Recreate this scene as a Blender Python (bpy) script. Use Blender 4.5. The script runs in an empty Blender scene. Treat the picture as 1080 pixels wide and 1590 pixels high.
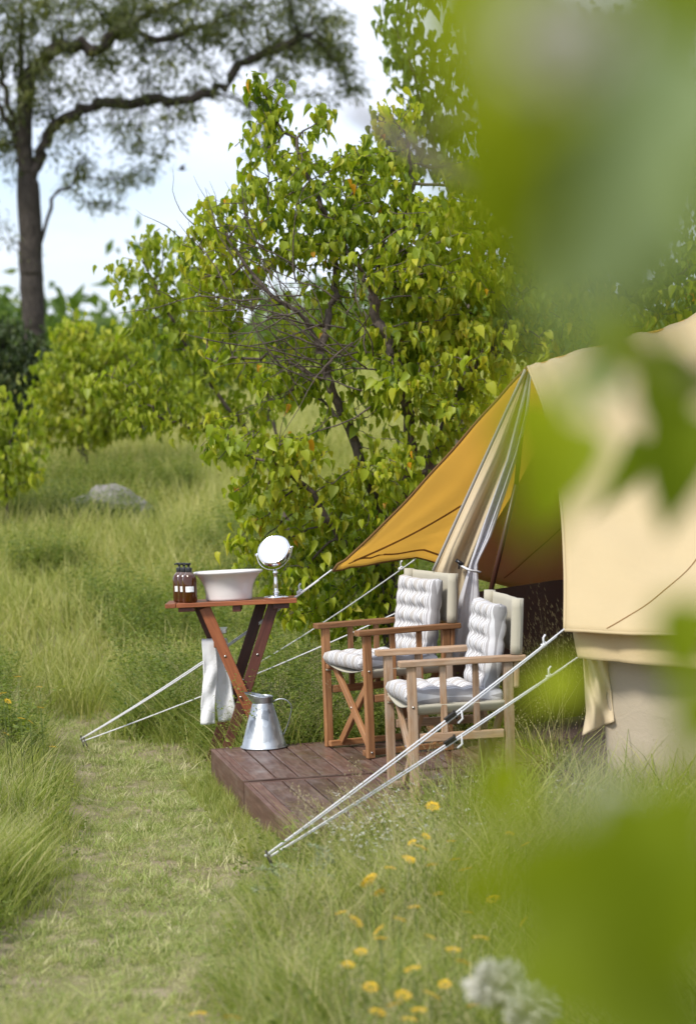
import bpy, bmesh, math, random
import numpy as np
from mathutils import Matrix, Vector

rng = np.random.default_rng(11)
random.seed(11)
S = bpy.context.scene
COL = S.collection

# ------------------------------------------------------------------ camera
FPX = 3765.0
PITCH = math.atan(195 / FPX)
ROLL = 0.035
EYE = np.array([0.0, 0.0, 2.035])
_fw = np.array([0, math.cos(PITCH), -math.sin(PITCH)])
_r0 = np.array([1.0, 0, 0]); _u0 = np.array([0, math.sin(PITCH), math.cos(PITCH)])
_r = math.cos(ROLL) * _r0 - math.sin(ROLL) * _u0
_u = math.sin(ROLL) * _r0 + math.cos(ROLL) * _u0
cam = bpy.data.cameras.new('camera')
cam.sensor_fit = 'VERTICAL'; cam.sensor_height = 36.0; cam.sensor_width = 24.0
cam.lens = 36.0 * FPX / 1590.0
cam.clip_start = 0.05; cam.clip_end = 3000
cam.dof.use_dof = True; cam.dof.focus_distance = 12.2; cam.dof.aperture_fstop = 2.6
camo = bpy.data.objects.new('camera', cam); COL.objects.link(camo)
M = Matrix.Identity(4)
for i in range(3):
    M[i][0] = _r[i]; M[i][1] = _u[i]; M[i][2] = -_fw[i]; M[i][3] = EYE[i]
camo.matrix_world = M
S.camera = camo

# ------------------------------------------------------------------ sky, sun, exposure
SUN_EL = math.radians(50); SUN_AZ = math.radians(-138)     # azimuth from +Y, clockwise
world = bpy.data.worlds.new('World'); S.world = world; world.use_nodes = True
wn = world.node_tree; wn.nodes.clear()
def _n(t, typ, **kw):
    n = t.nodes.new(typ)
    for k, v in kw.items(): setattr(n, k, v)
    return n
sky = _n(wn, 'ShaderNodeTexSky', sky_type='NISHITA', sun_disc=False)
sky.sun_elevation = SUN_EL; sky.sun_rotation = SUN_AZ % (2 * math.pi)
sky.air_density = 1.0; sky.dust_density = 1.2; sky.ozone_density = 1.0
tc = _n(wn, 'ShaderNodeTexCoord'); mp = _n(wn, 'ShaderNodeMapping')
mp.inputs['Scale'].default_value = (1.0, 1.0, 3.2)
nz = _n(wn, 'ShaderNodeTexNoise'); nz.inputs['Scale'].default_value = 3.1; nz.inputs['Detail'].default_value = 7; nz.inputs['Roughness'].default_value = 0.55
rp = _n(wn, 'ShaderNodeValToRGB'); rp.color_ramp.elements[0].position = 0.22; rp.color_ramp.elements[1].position = 0.54
mx = _n(wn, 'ShaderNodeMix', data_type='RGBA')
tint_ = _n(wn, 'ShaderNodeMix', data_type='RGBA', blend_type='MULTIPLY'); tint_.inputs['Factor'].default_value = 1.0; tint_.inputs['B'].default_value = (0.96, 1.02, 1.22, 1)
mx.inputs['B'].default_value = (6.1, 6.55, 7.5, 1)
bg = _n(wn, 'ShaderNodeBackground'); bg.inputs['Strength'].default_value = 0.108
wo = _n(wn, 'ShaderNodeOutputWorld')
L = wn.links.new
L(tc.outputs['Generated'], mp.inputs['Vector']); L(mp.outputs['Vector'], nz.inputs['Vector']); L(nz.outputs['Fac'], rp.inputs['Fac'])
L(rp.outputs['Color'], mx.inputs['Factor']); L(sky.outputs['Color'], tint_.inputs['A']); L(tint_.outputs['Result'], mx.inputs['A'])
L(mx.outputs['Result'], bg.inputs['Color']); L(bg.outputs['Background'], wo.inputs['Surface'])
sd = bpy.data.lights.new('sun', 'SUN'); sd.energy = 2.6; sd.angle = math.radians(11.0); sd.color = (1.0, 0.95, 0.86)
so = bpy.data.objects.new('sun', sd); COL.objects.link(so)
_sv = Vector((math.sin(SUN_AZ) * math.cos(SUN_EL), math.cos(SUN_AZ) * math.cos(SUN_EL), math.sin(SUN_EL)))
so.rotation_euler = (-_sv).to_track_quat('-Z', 'Y').to_euler(); so.location = (0, 0, 30)
S.view_settings.view_transform = 'Standard'; S.view_settings.look = 'None'
S.view_settings.gamma = 1.0; S.view_settings.use_curve_mapping = False
S.view_settings.exposure = 0.73
S.render.engine = 'CYCLES'
S.cycles.use_denoising = True
S.cycles.max_bounces = 10; S.cycles.diffuse_bounces = 4; S.cycles.glossy_bounces = 4
S.cycles.transmission_bounces = 6; S.cycles.transparent_max_bounces = 8
S.cycles.sample_clamp_indirect = 6.0

# ------------------------------------------------------------------ geometry of the place (metres; measured along sight lines)
def ray(px, py): return _fw + _r * (px - 540) / FPX + _u * (795 - py) / FPX
def on(px, py, z=0.0):
    d = ray(px, py); return EYE + d * ((z - EYE[2]) / d[2])
def at(px, py, D):
    d = ray(px, py); return EYE + d * (D / d[1])
def sstep(a, b, x):
    t = np.clip((np.asarray(x, float) - a) / (b - a), 0, 1); return t * t * (3 - 2 * t)
def hgt(x, y):
    x = np.asarray(x, float); y = np.asarray(y, float)
    h = 0.088 * np.maximum(y - 15.2, 0) * sstep(14.0, 19, y)
    h = np.where(y > 30, 0.088 * 14.8 + 0.020 * (y - 30), h)
    h = np.minimum(h, 2.2 + 0 * h)
    bump = 0.02 * np.sin(x * 2.1 + 1.3 * np.sin(y * 1.1)) * np.sin(y * 1.7 + .5)
    big = 0.10 * np.sin(x * .31 + .7) * np.sin(y * .23) * sstep(18, 30, y)
    return h + bump * sstep(12.6, 16, y) + 0.012 * np.sin(x * 5.1 + y * 2.3) * np.sin(y * 4.1 - x) + big

def pts_in(poly, x, y):
    poly = np.asarray(poly); c = np.zeros(len(x), bool); j = len(poly) - 1
    for i in range(len(poly)):
        xi, yi = poly[i]; xj, yj = poly[j]
        hit = ((yi > y) != (yj > y)) & (x < (xj - xi) * (y - yi) / (yj - yi + 1e-12) + xi)
        c ^= hit; j = i
    return c
def seg_dist(poly, x, y, closed=True):
    P = np.asarray(poly); d = np.full(len(x), 1e9); n = len(P)
    for i in range(n if closed else n - 1):
        a = P[i]; b = P[(i + 1) % n]; ab = b - a
        t = np.clip(((x - a[0]) * ab[0] + (y - a[1]) * ab[1]) / (ab @ ab + 1e-12), 0, 1)
        d = np.minimum(d, np.hypot(x - a[0] - t * ab[0], y - a[1] - t * ab[1]))
    return d
PATH_PX = [(-90, 1640), (-10, 1480), (92, 1415), (140, 1330), (150, 1235), (112, 1145), (25, 1075), (-80, 1040),
           (-80, 985), (40, 1000), (135, 1050), (150, 1150), (245, 1168), (318, 1200), (388, 1275), (380, 1310), (335, 1395), (300, 1480), (262, 1640)]
PATH = np.array([on(*p)[:2] for p in PATH_PX])
def path_sd(x, y):          # signed distance, negative on the path
    d = seg_dist(PATH, x, y); return np.where(pts_in(PATH, x, y), -d, d)

# ------------------------------------------------------------------ helpers
def tag(o, label=None, cat=None, group=None, kind=None):
    if label: o['label'] = label
    if cat: o['category'] = cat
    if group: o['group'] = group
    if kind: o['kind'] = kind
    return o
def empty(name, loc=(0, 0, 0), rot=(0, 0, 0), label=None, cat=None, group=None):
    o = bpy.data.objects.new(name, None); COL.objects.link(o)
    o.empty_display_size = 0.1; o.location = loc; o.rotation_euler = rot
    return tag(o, label, cat, group)
def kids(o): return [c for c in bpy.data.objects if c.parent == o]
def link_mesh(name, me, parent=None, loc=None, rot=None, scale=None):
    o = bpy.data.objects.new(name, me); COL.objects.link(o)
    if parent: o.parent = parent
    if loc is not None: o.location = loc
    if rot is not None: o.rotation_euler = rot
    if scale is not None: o.scale = scale
    return o

def np_mesh(name, V, F, mat=None, smooth=False, tint=None, gc=None):
    """V n x 3; F list of arrays (each m x k) or one array."""
    if not isinstance(F, (list, tuple)): F = [F]
    F = [np.asarray(f, dtype=np.int32) for f in F if len(f)]
    me = bpy.data.meshes.new(name)
    me.vertices.add(len(V)); me.vertices.foreach_set('co', np.asarray(V, np.float32).ravel())
    loops = np.concatenate([f.ravel() for f in F]); sizes = np.concatenate([np.full(len(f), f.shape[1]) for f in F])
    starts = np.concatenate([[0], np.cumsum(sizes)[:-1]])
    me.loops.add(len(loops)); me.loops.foreach_set('vertex_index', loops.astype(np.int32))
    me.polygons.add(len(sizes)); me.polygons.foreach_set('loop_start', starts.astype(np.int32))
    me.polygons.foreach_set('loop_total', sizes.astype(np.int32))
    if smooth: me.polygons.foreach_set('use_smooth', np.ones(len(sizes), bool))
    if tint is not None:
        a = me.attributes.new('tint', 'FLOAT', 'POINT'); a.data.foreach_set('value', np.asarray(tint, np.float32).ravel())
    if gc is not None:
        a = me.attributes.new('gc', 'FLOAT_VECTOR', 'POINT'); a.data.foreach_set('vector', np.asarray(gc, np.float32).ravel())
    me.update(); me.validate()
    if mat: me.materials.append(mat)
    return me

class MB:
    def __init__(s): s.v = []; s.f = []; s.g = []
    def add(s, V, F, G=None):
        b = len(s.v); V = [tuple(map(float, p)) for p in V]
        s.v += V; s.f += [tuple(int(i) + b for i in f) for f in F]
        s.g += [tuple(map(float, p)) for p in (V if G is None else G)]
        return s
    def beam(s, p0, p1, w, t, up=(0, 0, 1), taper=1.0):
        """box from p0 to p1; w across (side), t along up."""
        p0 = Vector(p0); p1 = Vector(p1); d = (p1 - p0); ln = d.length; d.normalize()
        u = Vector(up); sd_ = d.cross(u)
        if sd_.length < 1e-4: u = Vector((1, 0, 0)); sd_ = d.cross(u)
        sd_.normalize(); u = sd_.cross(d).normalized()
        V = []; G = []; o = (random.uniform(0, 50), random.uniform(0, 50), random.uniform(0, 50))
        for k, p in ((0, p0), (1, p1)):
            q = 1 if k == 0 else taper
            for a, b in ((-1, -1), (1, -1), (1, 1), (-1, 1)):
                V.append(p + sd_ * a * w / 2 * q + u * b * t / 2 * q); G.append((k * ln + o[0], a * w / 2 + o[1], b * t / 2 + o[2]))
        return s.add(V, [(0, 1, 2, 3), (7, 6, 5, 4), (0, 4, 5, 1), (1, 5, 6, 2), (2, 6, 7, 3), (3, 7, 4, 0)], G)
    def tube(s, P, R, k=8, caps=True):
        P = [Vector(p) for p in P]; n = len(P)
        if not hasattr(R, '__len__'): R = [R] * n
        V = []; G = []; ref = None; run = 0; o = random.uniform(0, 50)
        for i in range(n):
            d = (P[min(i + 1, n - 1)] - P[max(i - 1, 0)]).normalized()
            if ref is None: ref = Vector((0, 0, 1)) if abs(d.z) < .9 else Vector((1, 0, 0))
            a = d.cross(ref).normalized(); b = a.cross(d).normalized(); ref = b
            if i: run += (P[i] - P[i - 1]).length
            for j in range(k):
                q = 2 * math.pi * j / k
                V.append(P[i] + (a * math.cos(q) + b * math.sin(q)) * R[i]); G.append((run + o, R[i] * math.cos(q) + o, R[i] * math.sin(q)))
        F = [(i * k + j, i * k + (j + 1) % k, (i + 1) * k + (j + 1) % k, (i + 1) * k + j) for i in range(n - 1) for j in range(k)]
        if caps: F += [tuple(range(k))[::-1], tuple((n - 1) * k + j for j in range(k))]
        return s.add(V, F, G)
    def lathe(s, prof, k=32, c=(0, 0, 0), sx=1, sy=1):
        V = []; n = len(prof)
        for r_, z in prof:
            for j in range(k):
                q = 2 * math.pi * j / k
                V.append((c[0] + r_ * math.cos(q) * sx, c[1] + r_ * math.sin(q) * sy, c[2] + z))
        F = [(i * k + j, i * k + (j + 1) % k, (i + 1) * k + (j + 1) % k, (i + 1) * k + j) for i in range(n - 1) for j in range(k)]
        F += [tuple(range(k))[::-1], tuple((n - 1) * k + j for j in range(k))]
        return s.add(V, F)
    def grid(s, fn, nu, nv, closed_u=False):
        V = []; G = []
        for i in range(nu + 1):
            for j in range(nv + 1):
                r_ = fn(i / nu, j / nv)
                if len(r_) == 2: V.append(r_[0]); G.append(r_[1])
                else: V.append(r_); G.append(r_)
        F = [(i * (nv + 1) + j, (i + 1) * (nv + 1) + j, (i + 1) * (nv + 1) + j + 1, i * (nv + 1) + j + 1) for i in range(nu) for j in range(nv)]
        return s.add(V, F, G)
    def mesh(s, name, mat, smooth=False):
        return np_me(name, s, mat, smooth)
    def build(s, name, mat, parent=None, smooth=False, bevel=0.0, solid=0.0, kind=None, segs=2):
        me = np_me(name, s, mat, smooth)
        o = link_mesh(name, me, parent)
        if solid:
            m = o.modifiers.new('solid', 'SOLIDIFY'); m.thickness = solid; m.offset = 0
        if bevel:
            m = o.modifiers.new('bevel', 'BEVEL'); m.width = bevel; m.segments = segs; m.limit_method = 'ANGLE'
            m.angle_limit = math.radians(40)
        if kind: o['kind'] = kind
        return o
def np_me(name, s, mat, smooth):
    me = bpy.data.meshes.new(name); me.from_pydata(s.v, [], s.f)
    a = me.attributes.new('gc', 'FLOAT_VECTOR', 'POINT'); a.data.foreach_set('vector', np.asarray(s.g, np.float32).ravel())
    if smooth:
        me.polygons.foreach_set('use_smooth', np.ones(len(me.polygons), bool))
    me.update()
    if mat: me.materials.append(mat)
    return me

# ------------------------------------------------------------------ materials
def new_mat(name):
    m = bpy.data.materials.new(name); m.use_nodes = True; t = m.node_tree; t.nodes.clear()
    out = _n(t, 'ShaderNodeOutputMaterial'); return m, t, out
def ramp(t, fac, stops):
    r_ = _n(t, 'ShaderNodeValToRGB'); cr = r_.color_ramp
    while len(cr.elements) < len(stops): cr.elements.new(.5)
    for e, (p, c) in zip(cr.elements, stops):
        e.position = p; e.color = (*c, 1) if len(c) == 3 else c
    t.links.new(fac, r_.inputs['Fac']); return r_.outputs['Color']
def noise(t, vec, scale, detail=4, rough=.55, dist=0.0):
    n = _n(t, 'ShaderNodeTexNoise'); n.inputs['Scale'].default_value = scale; n.inputs['Detail'].default_value = detail
    n.inputs['Roughness'].default_value = rough; n.inputs['Distortion'].default_value = dist
    if vec is not None: t.links.new(vec, n.inputs['Vector'])
    return n.outputs['Fac']
def mapping(t, vec, scale=(1, 1, 1), loc=(0, 0, 0)):
    m = _n(t, 'ShaderNodeMapping'); m.inputs['Scale'].default_value = scale; m.inputs['Location'].default_value = loc
    t.links.new(vec, m.inputs['Vector']); return m.outputs['Vector']
def attr(t, name, out='Vector'):
    a = _n(t, 'ShaderNodeAttribute', attribute_name=name); return a.outputs[out]
def mixc(t, fac, a, b, mode='MIX'):
    m = _n(t, 'ShaderNodeMix', data_type='RGBA', blend_type=mode)
    for k, v in (('Factor', fac), ('A', a), ('B', b)):
        if isinstance(v, (int, float)): m.inputs[k].default_value = v
        elif isinstance(v, tuple): m.inputs[k].default_value = (*v, 1) if len(v) == 3 else v
        else: t.links.new(v, m.inputs[k])
    return m.outputs['Result']
def math_(t, op, a, b=0.0):
    m = _n(t, 'ShaderNodeMath', operation=op)
    for i, v in enumerate((a, b)):
        if isinstance(v, (int, float)): m.inputs[i].default_value = v
        else: t.links.new(v, m.inputs[i])
    return m.outputs[0]
def pbsdf(t, out, color, rough=.6, metal=0.0, spec=.5, bump=None, bump_s=.3, bump_d=.002, **kw):
    b = _n(t, 'ShaderNodeBsdfPrincipled')
    for k, v in (('Base Color', color), ('Roughness', rough), ('Metallic', metal), ('Specular IOR Level', spec)) + tuple(kw.items()):
        if isinstance(v, (int, float)): b.inputs[k].default_value = v
        elif isinstance(v, tuple): b.inputs[k].default_value = (*v, 1) if len(v) == 3 else v
        else: t.links.new(v, b.inputs[k])
    if bump is not None:
        bp = _n(t, 'ShaderNodeBump'); bp.inputs['Strength'].default_value = bump_s; bp.inputs['Distance'].default_value = bump_d
        t.links.new(bump, bp.inputs['Height']); t.links.new(bp.outputs['Normal'], b.inputs['Normal'])
    if out is not None: t.links.new(b.outputs['BSDF'], out.inputs['Surface'])
    return b
def wood(name, dark, mid, light, rough=.5, spec=.4, grime=(.3, .3, .3), gr=.0, scale=1.0, wet=False):
    m, t, out = new_mat(name); g = attr(t, 'gc')
    v = mapping(t, g, (2.2 * scale, 34 * scale, 34 * scale))
    f = noise(t, v, 2.2, 6, .6, .5)
    c = ramp(t, f, [(.28, dark), (.5, mid), (.72, light)])
    big = noise(t, mapping(t, g, (1.4, 5, 5)), 1.3, 3)
    c = mixc(t, math_(t, 'MULTIPLY', big, .55), c, mid)
    oi = _n(t, 'ShaderNodeObjectInfo')
    hs = _n(t, 'ShaderNodeHueSaturation')
    t.links.new(math_(t, 'ADD', math_(t, 'MULTIPLY', oi.outputs['Random'], .62), .70), hs.inputs['Value'])
    t.links.new(c, hs.inputs['Color']); c = hs.outputs['Color']
    if gr:
        dn = noise(t, mapping(t, g, (3, 9, 9), (7, 3, 1)), 2.0, 5, .65)
        c = mixc(t, math_(t, 'MULTIPLY', ramp(t, dn, [(.45, (0, 0, 0)), (.7, (1, 1, 1))]), gr), c, grime)
    rr = rough
    if wet:
        geo = _n(t, 'ShaderNodeNewGeometry')
        wn_ = noise(t, mapping(t, geo.outputs['Position'], (2.4, 2.4, 2.4)), 1.6, 4)
        rr = ramp(t, wn_, [(.36, (rough * .52,) * 3), (.62, (rough * 1.1,) * 3)])
    pbsdf(t, out, c, rr, 0, spec, f, .25, .0015)
    return m
def plain(name, col, rough=.5, metal=0, spec=.5, var=.12, nscale=8, bump=0.0, bd=.002, **kw):
    m, t, out = new_mat(name); g = _n(t, 'ShaderNodeTexCoord').outputs['Object']
    f = noise(t, g, nscale, 5, .6)
    c = mixc(t, f, tuple(x * (1 - var) for x in col), tuple(min(1, x * (1 + var)) for x in col))
    pbsdf(t, out, c, rough, metal, spec, f if bump else None, bump, bd, **kw)
    return m
def leafy(name, stops, trans=.42, rough=.45, inst=False, spec=.35, tcol=1.35, warm=(.9, 1.0, .5)):
    """stops: colour ramp over each leaf's own tint."""
    m, t, out = new_mat(name)
    fac = attr(t, 'tint', 'Fac')
    if inst:
        oi = _n(t, 'ShaderNodeObjectInfo')
        fac = math_(t, 'ADD', math_(t, 'MULTIPLY', fac, .6), math_(t, 'MULTIPLY', oi.outputs['Random'], .4))
    c = ramp(t, fac, stops)
    b = pbsdf(t, None, c, rough, 0, spec)
    tr = _n(t, 'ShaderNodeBsdfTranslucent')
    tcl = mixc(t, 1.0, c, tuple(w * tcol for w in warm), 'MULTIPLY')
    t.links.new(tcl, tr.inputs['Color'])
    ms = _n(t, 'ShaderNodeMixShader'); ms.inputs['Fac'].default_value = trans
    t.links.new(b.outputs['BSDF'], ms.inputs[1]); t.links.new(tr.outputs['BSDF'], ms.inputs[2])
    t.links.new(ms.outputs['Shader'], out.inputs['Surface'])
    return m
def cloth(name, col, trans=0.0, tcol=None, weave=900, rough=.85, var=.1, bump=.25, col2=None, wrinkle=0.0):
    m, t, out = new_mat(name); g = attr(t, 'gc')
    f = noise(t, g, 2.3, 4, .6); fine = noise(t, g, 140, 2, .7)
    slub = noise(t, mapping(t, g, (3, 90, 3)), 3, 3)
    c = mixc(t, f, tuple(x * (1 - var) for x in col), tuple(x * (1 + var) for x in (col2 or col)))
    c = mixc(t, math_(t, 'MULTIPLY', slub, .18), c, tuple(x * .7 for x in col))
    hgt_ = math_(t, 'ADD', fine, math_(t, 'MULTIPLY', noise(t, mapping(t, g, (6, 6, 6)), 2, 4, .6, .8), 12.0 * wrinkle))
    b = pbsdf(t, None, c, rough, 0, .2, hgt_, bump, .0012 + .004 * wrinkle)
    if 'Sheen Weight' in b.inputs: b.inputs['Sheen Weight'].default_value = .15
    if trans:
        tr = _n(t, 'ShaderNodeBsdfTranslucent')
        tr.inputs['Color'].default_value = (*(tcol or col), 1)
        ms = _n(t, 'ShaderNodeMixShader'); ms.inputs['Fac'].default_value = trans
        t.links.new(b.outputs['BSDF'], ms.inputs[1]); t.links.new(tr.outputs['BSDF'], ms.inputs[2])
        t.links.new(ms.outputs['Shader'], out.inputs['Surface'])
    else:
        t.links.new(b.outputs['BSDF'], out.inputs['Surface'])
    return m
def bark(name, dark, light, scale=1.0):
    m, t, out = new_mat(name); g = _n(t, 'ShaderNodeTexCoord').outputs['Object']
    f = noise(t, mapping(t, g, (14 * scale, 14 * scale, 4 * scale)), 2, 6, .65, .6)
    c = ramp(t, f, [(.3, dark), (.7, light)])
    pbsdf(t, out, c, .9, 0, .2, f, .7, .012 / scale)
    return m

MAT = {}
MAT['deck'] = wood('deck_hardwood', (.042, .021, .016), (.092, .049, .037), (.19, .115, .088), .46, .45, (.22, .17, .15), .5, 1.0, True)
MAT['fascia'] = wood('fascia_hardwood', (.045, .022, .016), (.092, .047, .034), (.16, .09, .066), .6, .3, (.20, .15, .12), .45)
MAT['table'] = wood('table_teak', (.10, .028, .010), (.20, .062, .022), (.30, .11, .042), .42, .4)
MAT['table_shaded'] = wood('table_shaded_legs', (.045, .012, .008), (.085, .024, .015), (.13, .045, .028), .45, .4)  # darker wood of legs and cleats, their shade partly put into the colour
MAT['chair1'] = wood('chair_teak', (.13, .056, .022), (.27, .125, .052), (.40, .215, .10), .5, .35, (.2, .13, .08), .25)
MAT['chair2'] = wood('chair_weathered', (.15, .085, .048), (.29, .18, .105), (.44, .31, .205), .62, .25, (.42, .36, .30), .5)
MAT['canvas_seat'] = cloth('seat_canvas', (.40, .37, .29), rough=.9, wrinkle=.3)
MAT['ceramic'] = plain('ceramic', (.66, .63, .62), .12, 0, .6, .03)
MAT['chrome'] = plain('chrome', (.82, .82, .84), .07, 1.0, .5, .02)
MAT['mirror'] = plain('mirror_glass', (.95, .95, .96), .02, 1.0, .5, .0)
MAT['frost'] = plain('frosted_ring', (.42, .45, .50), .45, .2, .5, .02)
MAT['black'] = plain('black_plastic', (.012, .012, .014), .3, 0, .5, .1)
MAT['darkmetal'] = plain('dark_metal', (.04, .035, .03), .4, .7)
MAT['screw'] = plain('steel_screw', (.45, .43, .40), .3, 1.0)
MAT['rope'] = cloth('white_rope', (.66, .66, .68), var=.08)
MAT['towel'] = cloth('white_towel', (.78, .78, .79), trans=.12, tcol=(.7, .7, .7), bump=.5, wrinkle=.4)
MAT['brownpole'] = plain('dark_pole', (.055, .02, .012), .35, 0, .4, .2, 4)
# galvanised steel: spangle
m, t, out = new_mat('galvanised'); g = _n(t, 'ShaderNodeTexCoord').outputs['Object']
vo = _n(t, 'ShaderNodeTexVoronoi'); vo.inputs['Scale'].default_value = 26; t.links.new(mapping(t, g, (1, 1, .6)), vo.inputs['Vector'])
f1 = noise(t, g, 9, 5, .65, .5)
c = ramp(t, f1, [(.25, (.34, .37, .40)), (.55, (.60, .64, .67)), (.8, (.78, .80, .82))])
bwv = _n(t, 'ShaderNodeRGBToBW'); t.links.new(vo.outputs['Color'], bwv.inputs['Color'])
c = mixc(t, .7, c, mixc(t, 1.0, c, bwv.outputs['Val'], 'MULTIPLY'))
pbsdf(t, out, c, ramp(t, f1, [(.3, (.28,) * 3), (.7, (.5,) * 3)]), .85, .5, f1, .25, .004)
MAT['zinc'] = m
# amber glass: soap below, greyish reflection painted into the empty top
m, t, out = new_mat('amber_glass'); sp = _n(t, 'ShaderNodeSeparateXYZ')
t.links.new(_n(t, 'ShaderNodeTexCoord').outputs['Object'], sp.inputs['Vector'])
c = ramp(t, math_(t, 'MULTIPLY', sp.outputs['Z'], 4.0), [(.0, (.12, .032, .004)), (.585, (.11, .028, .004)), (.60, (.24, .16, .13)), (1, (.30, .22, .19))])
pbsdf(t, out, c, .06, 0, .7, **{'Transmission Weight': .55, 'Coat Weight': .5, 'Coat Roughness': .03, 'IOR': 1.35})
MAT['amber'] = m
# bottle label with lines of small print
m, t, out = new_mat('label_paper'); g = attr(t, 'gc')
wv = _n(t, 'ShaderNodeTexWave', wave_type='BANDS', bands_direction='Z'); wv.inputs['Scale'].default_value = 60
t.links.new(g, wv.inputs['Vector'])
wd = noise(t, mapping(t, g, (400, 400, 40)), 1, 1)
k = math_(t, 'MULTIPLY', math_(t, 'GREATER_THAN', wv.outputs['Fac'], .72), math_(t, 'GREATER_THAN', wd, .5))
pbsdf(t, out, mixc(t, k, (.78, .79, .80), (.42, .43, .46)), .6)
MAT['label'] = m
# striped cushion ticking
m, t, out = new_mat('cushion_ticking'); g = attr(t, 'gc'); sx_ = _n(t, 'ShaderNodeSeparateXYZ'); t.links.new(g, sx_.inputs['Vector'])
fr = math_(t, 'FRACT', math_(t, 'MULTIPLY', sx_.outputs['Y'], 1 / .105))
c = ramp(t, fr, [(0, (.62, .62, .64)), (.09, (.32, .31, .315)), (.18, (.62, .62, .64)), (.24, (.35, .335, .34)), (.36, (.64, .64, .66)), (.42, (.34, .325, .32)), (.50, (.64, .64, .66)), (.58, (.40, .37, .345))])
c.node.color_ramp.interpolation = 'CONSTANT'
fn = noise(t, g, 160, 2)
pbsdf(t, out, mixc(t, math_(t, 'MULTIPLY', fn, .12), c, (.5, .5, .5)), .9, 0, .15, math_(t, 'ADD', fn, math_(t, 'MULTIPLY', noise(t, g, 26, 4, .65, .8), 2.5)), .35, .003)
MAT['ticking'] = m
MAT['tent'] = cloth('tent_canvas', (.57, .465, .27), trans=.28, tcol=(.80, .54, .17), wrinkle=.4, bump=.28, var=.08)
MAT['tent_awning'] = cloth('awning_canvas', (.60, .44, .15), trans=.62, tcol=(1.0, .74, .28), wrinkle=.35, bump=.3, var=.06)
MAT['tent_inner'] = cloth('inner_canvas', (.50, .34, .17), trans=.30, tcol=(.75, .42, .12), wrinkle=.4)  # duller canvas for the added layer that dims the roof inside
MAT['tent_wall'] = cloth('wall_canvas', (.46, .39, .29), trans=.1, tcol=(.5, .4, .25), wrinkle=.5)
MAT['tent_brown'] = cloth('dark_brown_cloth', (.07, .038, .025), wrinkle=.4)
MAT['seam'] = cloth('seam_tape', (.22, .12, .04), trans=.3, tcol=(.35, .18, .04))
MAT['piping'] = cloth('edge_piping', (.30, .28, .25))
MAT['flap'] = cloth('door_flap_canvas', (.66, .55, .37), trans=.25, tcol=(.75, .58, .32), wrinkle=.25)
MAT['net'] = cloth('mosquito_net', (.78, .78, .82), trans=.40, tcol=(.8, .8, .85), wrinkle=.2, var=.04)

# leaves
G_ = [(.0, (.09, .15, .012)), (.35, (.23, .30, .016)), (.7, (.34, .385, .022)), (.94, (.48, .46, .035)), (.972, (.42, .38, .04)), (.985, (.62, .31, .02))]
MAT['leaf_main'] = leafy('bush_leaf', G_, .46)
MAT['leaf_back'] = leafy('rear_bush_leaf', [(0, (.13, .19, .014)), (.5, (.28, .335, .024)), (1, (.42, .41, .04))], .46)
MAT['leaf_deep'] = leafy('dark_tree_leaf', [(0, (.06, .11, .016)), (.6, (.13, .19, .026)), (1, (.22, .26, .04))], .4)
MAT['leaf_acacia'] = leafy('tall_tree_leaf', [(0, (.05, .065, .018)), (.6, (.10, .12, .03)), (1, (.18, .18, .045))], .35)
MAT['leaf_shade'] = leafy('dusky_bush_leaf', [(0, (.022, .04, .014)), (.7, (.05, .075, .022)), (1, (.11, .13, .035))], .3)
MAT['leaf_front'] = leafy('near_leaf', [(0, (.075, .115, .006)), (.5, (.20, .245, .006)), (1, (.38, .41, .014))], .42, .6, spec=.15, tcol=1.2)
MAT['leaf_sage'] = leafy('near_leaf_pale', [(0, (.17, .225, .10)), (1, (.24, .30, .14))], .25, .7, spec=.15)
MAT['bark'] = bark('bush_bark', (.045, .035, .03), (.15, .12, .10), 2.0)
MAT['bark_tall'] = bark('tall_tree_bark', (.020, .017, .015), (.075, .063, .055), .8)
# grass
MAT['grass_tall'] = leafy('tall_grass', [(0, (.10, .145, .026)), (.35, (.22, .265, .052)), (.65, (.36, .375, .10)), (1, (.62, .54, .30))], .42, .5, True)
MAT['grass_lawn'] = leafy('mown_grass', [(0, (.10, .15, .03)), (.45, (.26, .325, .075)), (.68, (.42, .41, .17)), (1, (.66, .60, .40))], .25, .6, True)
MAT['grass_far'] = leafy('meadow_grass', [(0, (.15, .19, .038)), (.5, (.32, .335, .085)), (1, (.55, .49, .22))], .38, .5, True)
MAT['grass_seed'] = leafy('seed_grass', [(0, (.27, .27, .10)), (1, (.48, .40, .25))], .3, .6, True)
MAT['herb'] = leafy('herb_leaf', [(0, (.065, .105, .016)), (.5, (.15, .20, .03)), (1, (.32, .33, .06))], .4, .5, True)
MAT['petal'] = leafy('yellow_petal', [(0, (.62, .36, .01)), (1, (.75, .50, .02))], .25, warm=(1, .9, .4))
MAT['petal_white'] = leafy('white_petal', [(0, (.55, .55, .5)), (1, (.75, .75, .7))], .2, warm=(1, 1, 1))
MAT['fluff'] = leafy('grey_flower', [(0, (.42, .41, .35)), (1, (.68, .66, .58))], .2, warm=(1, 1, 1))
MAT['silver'] = leafy('silver_herb', [(0, (.22, .27, .16)), (1, (.36, .41, .27))], .25)

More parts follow.
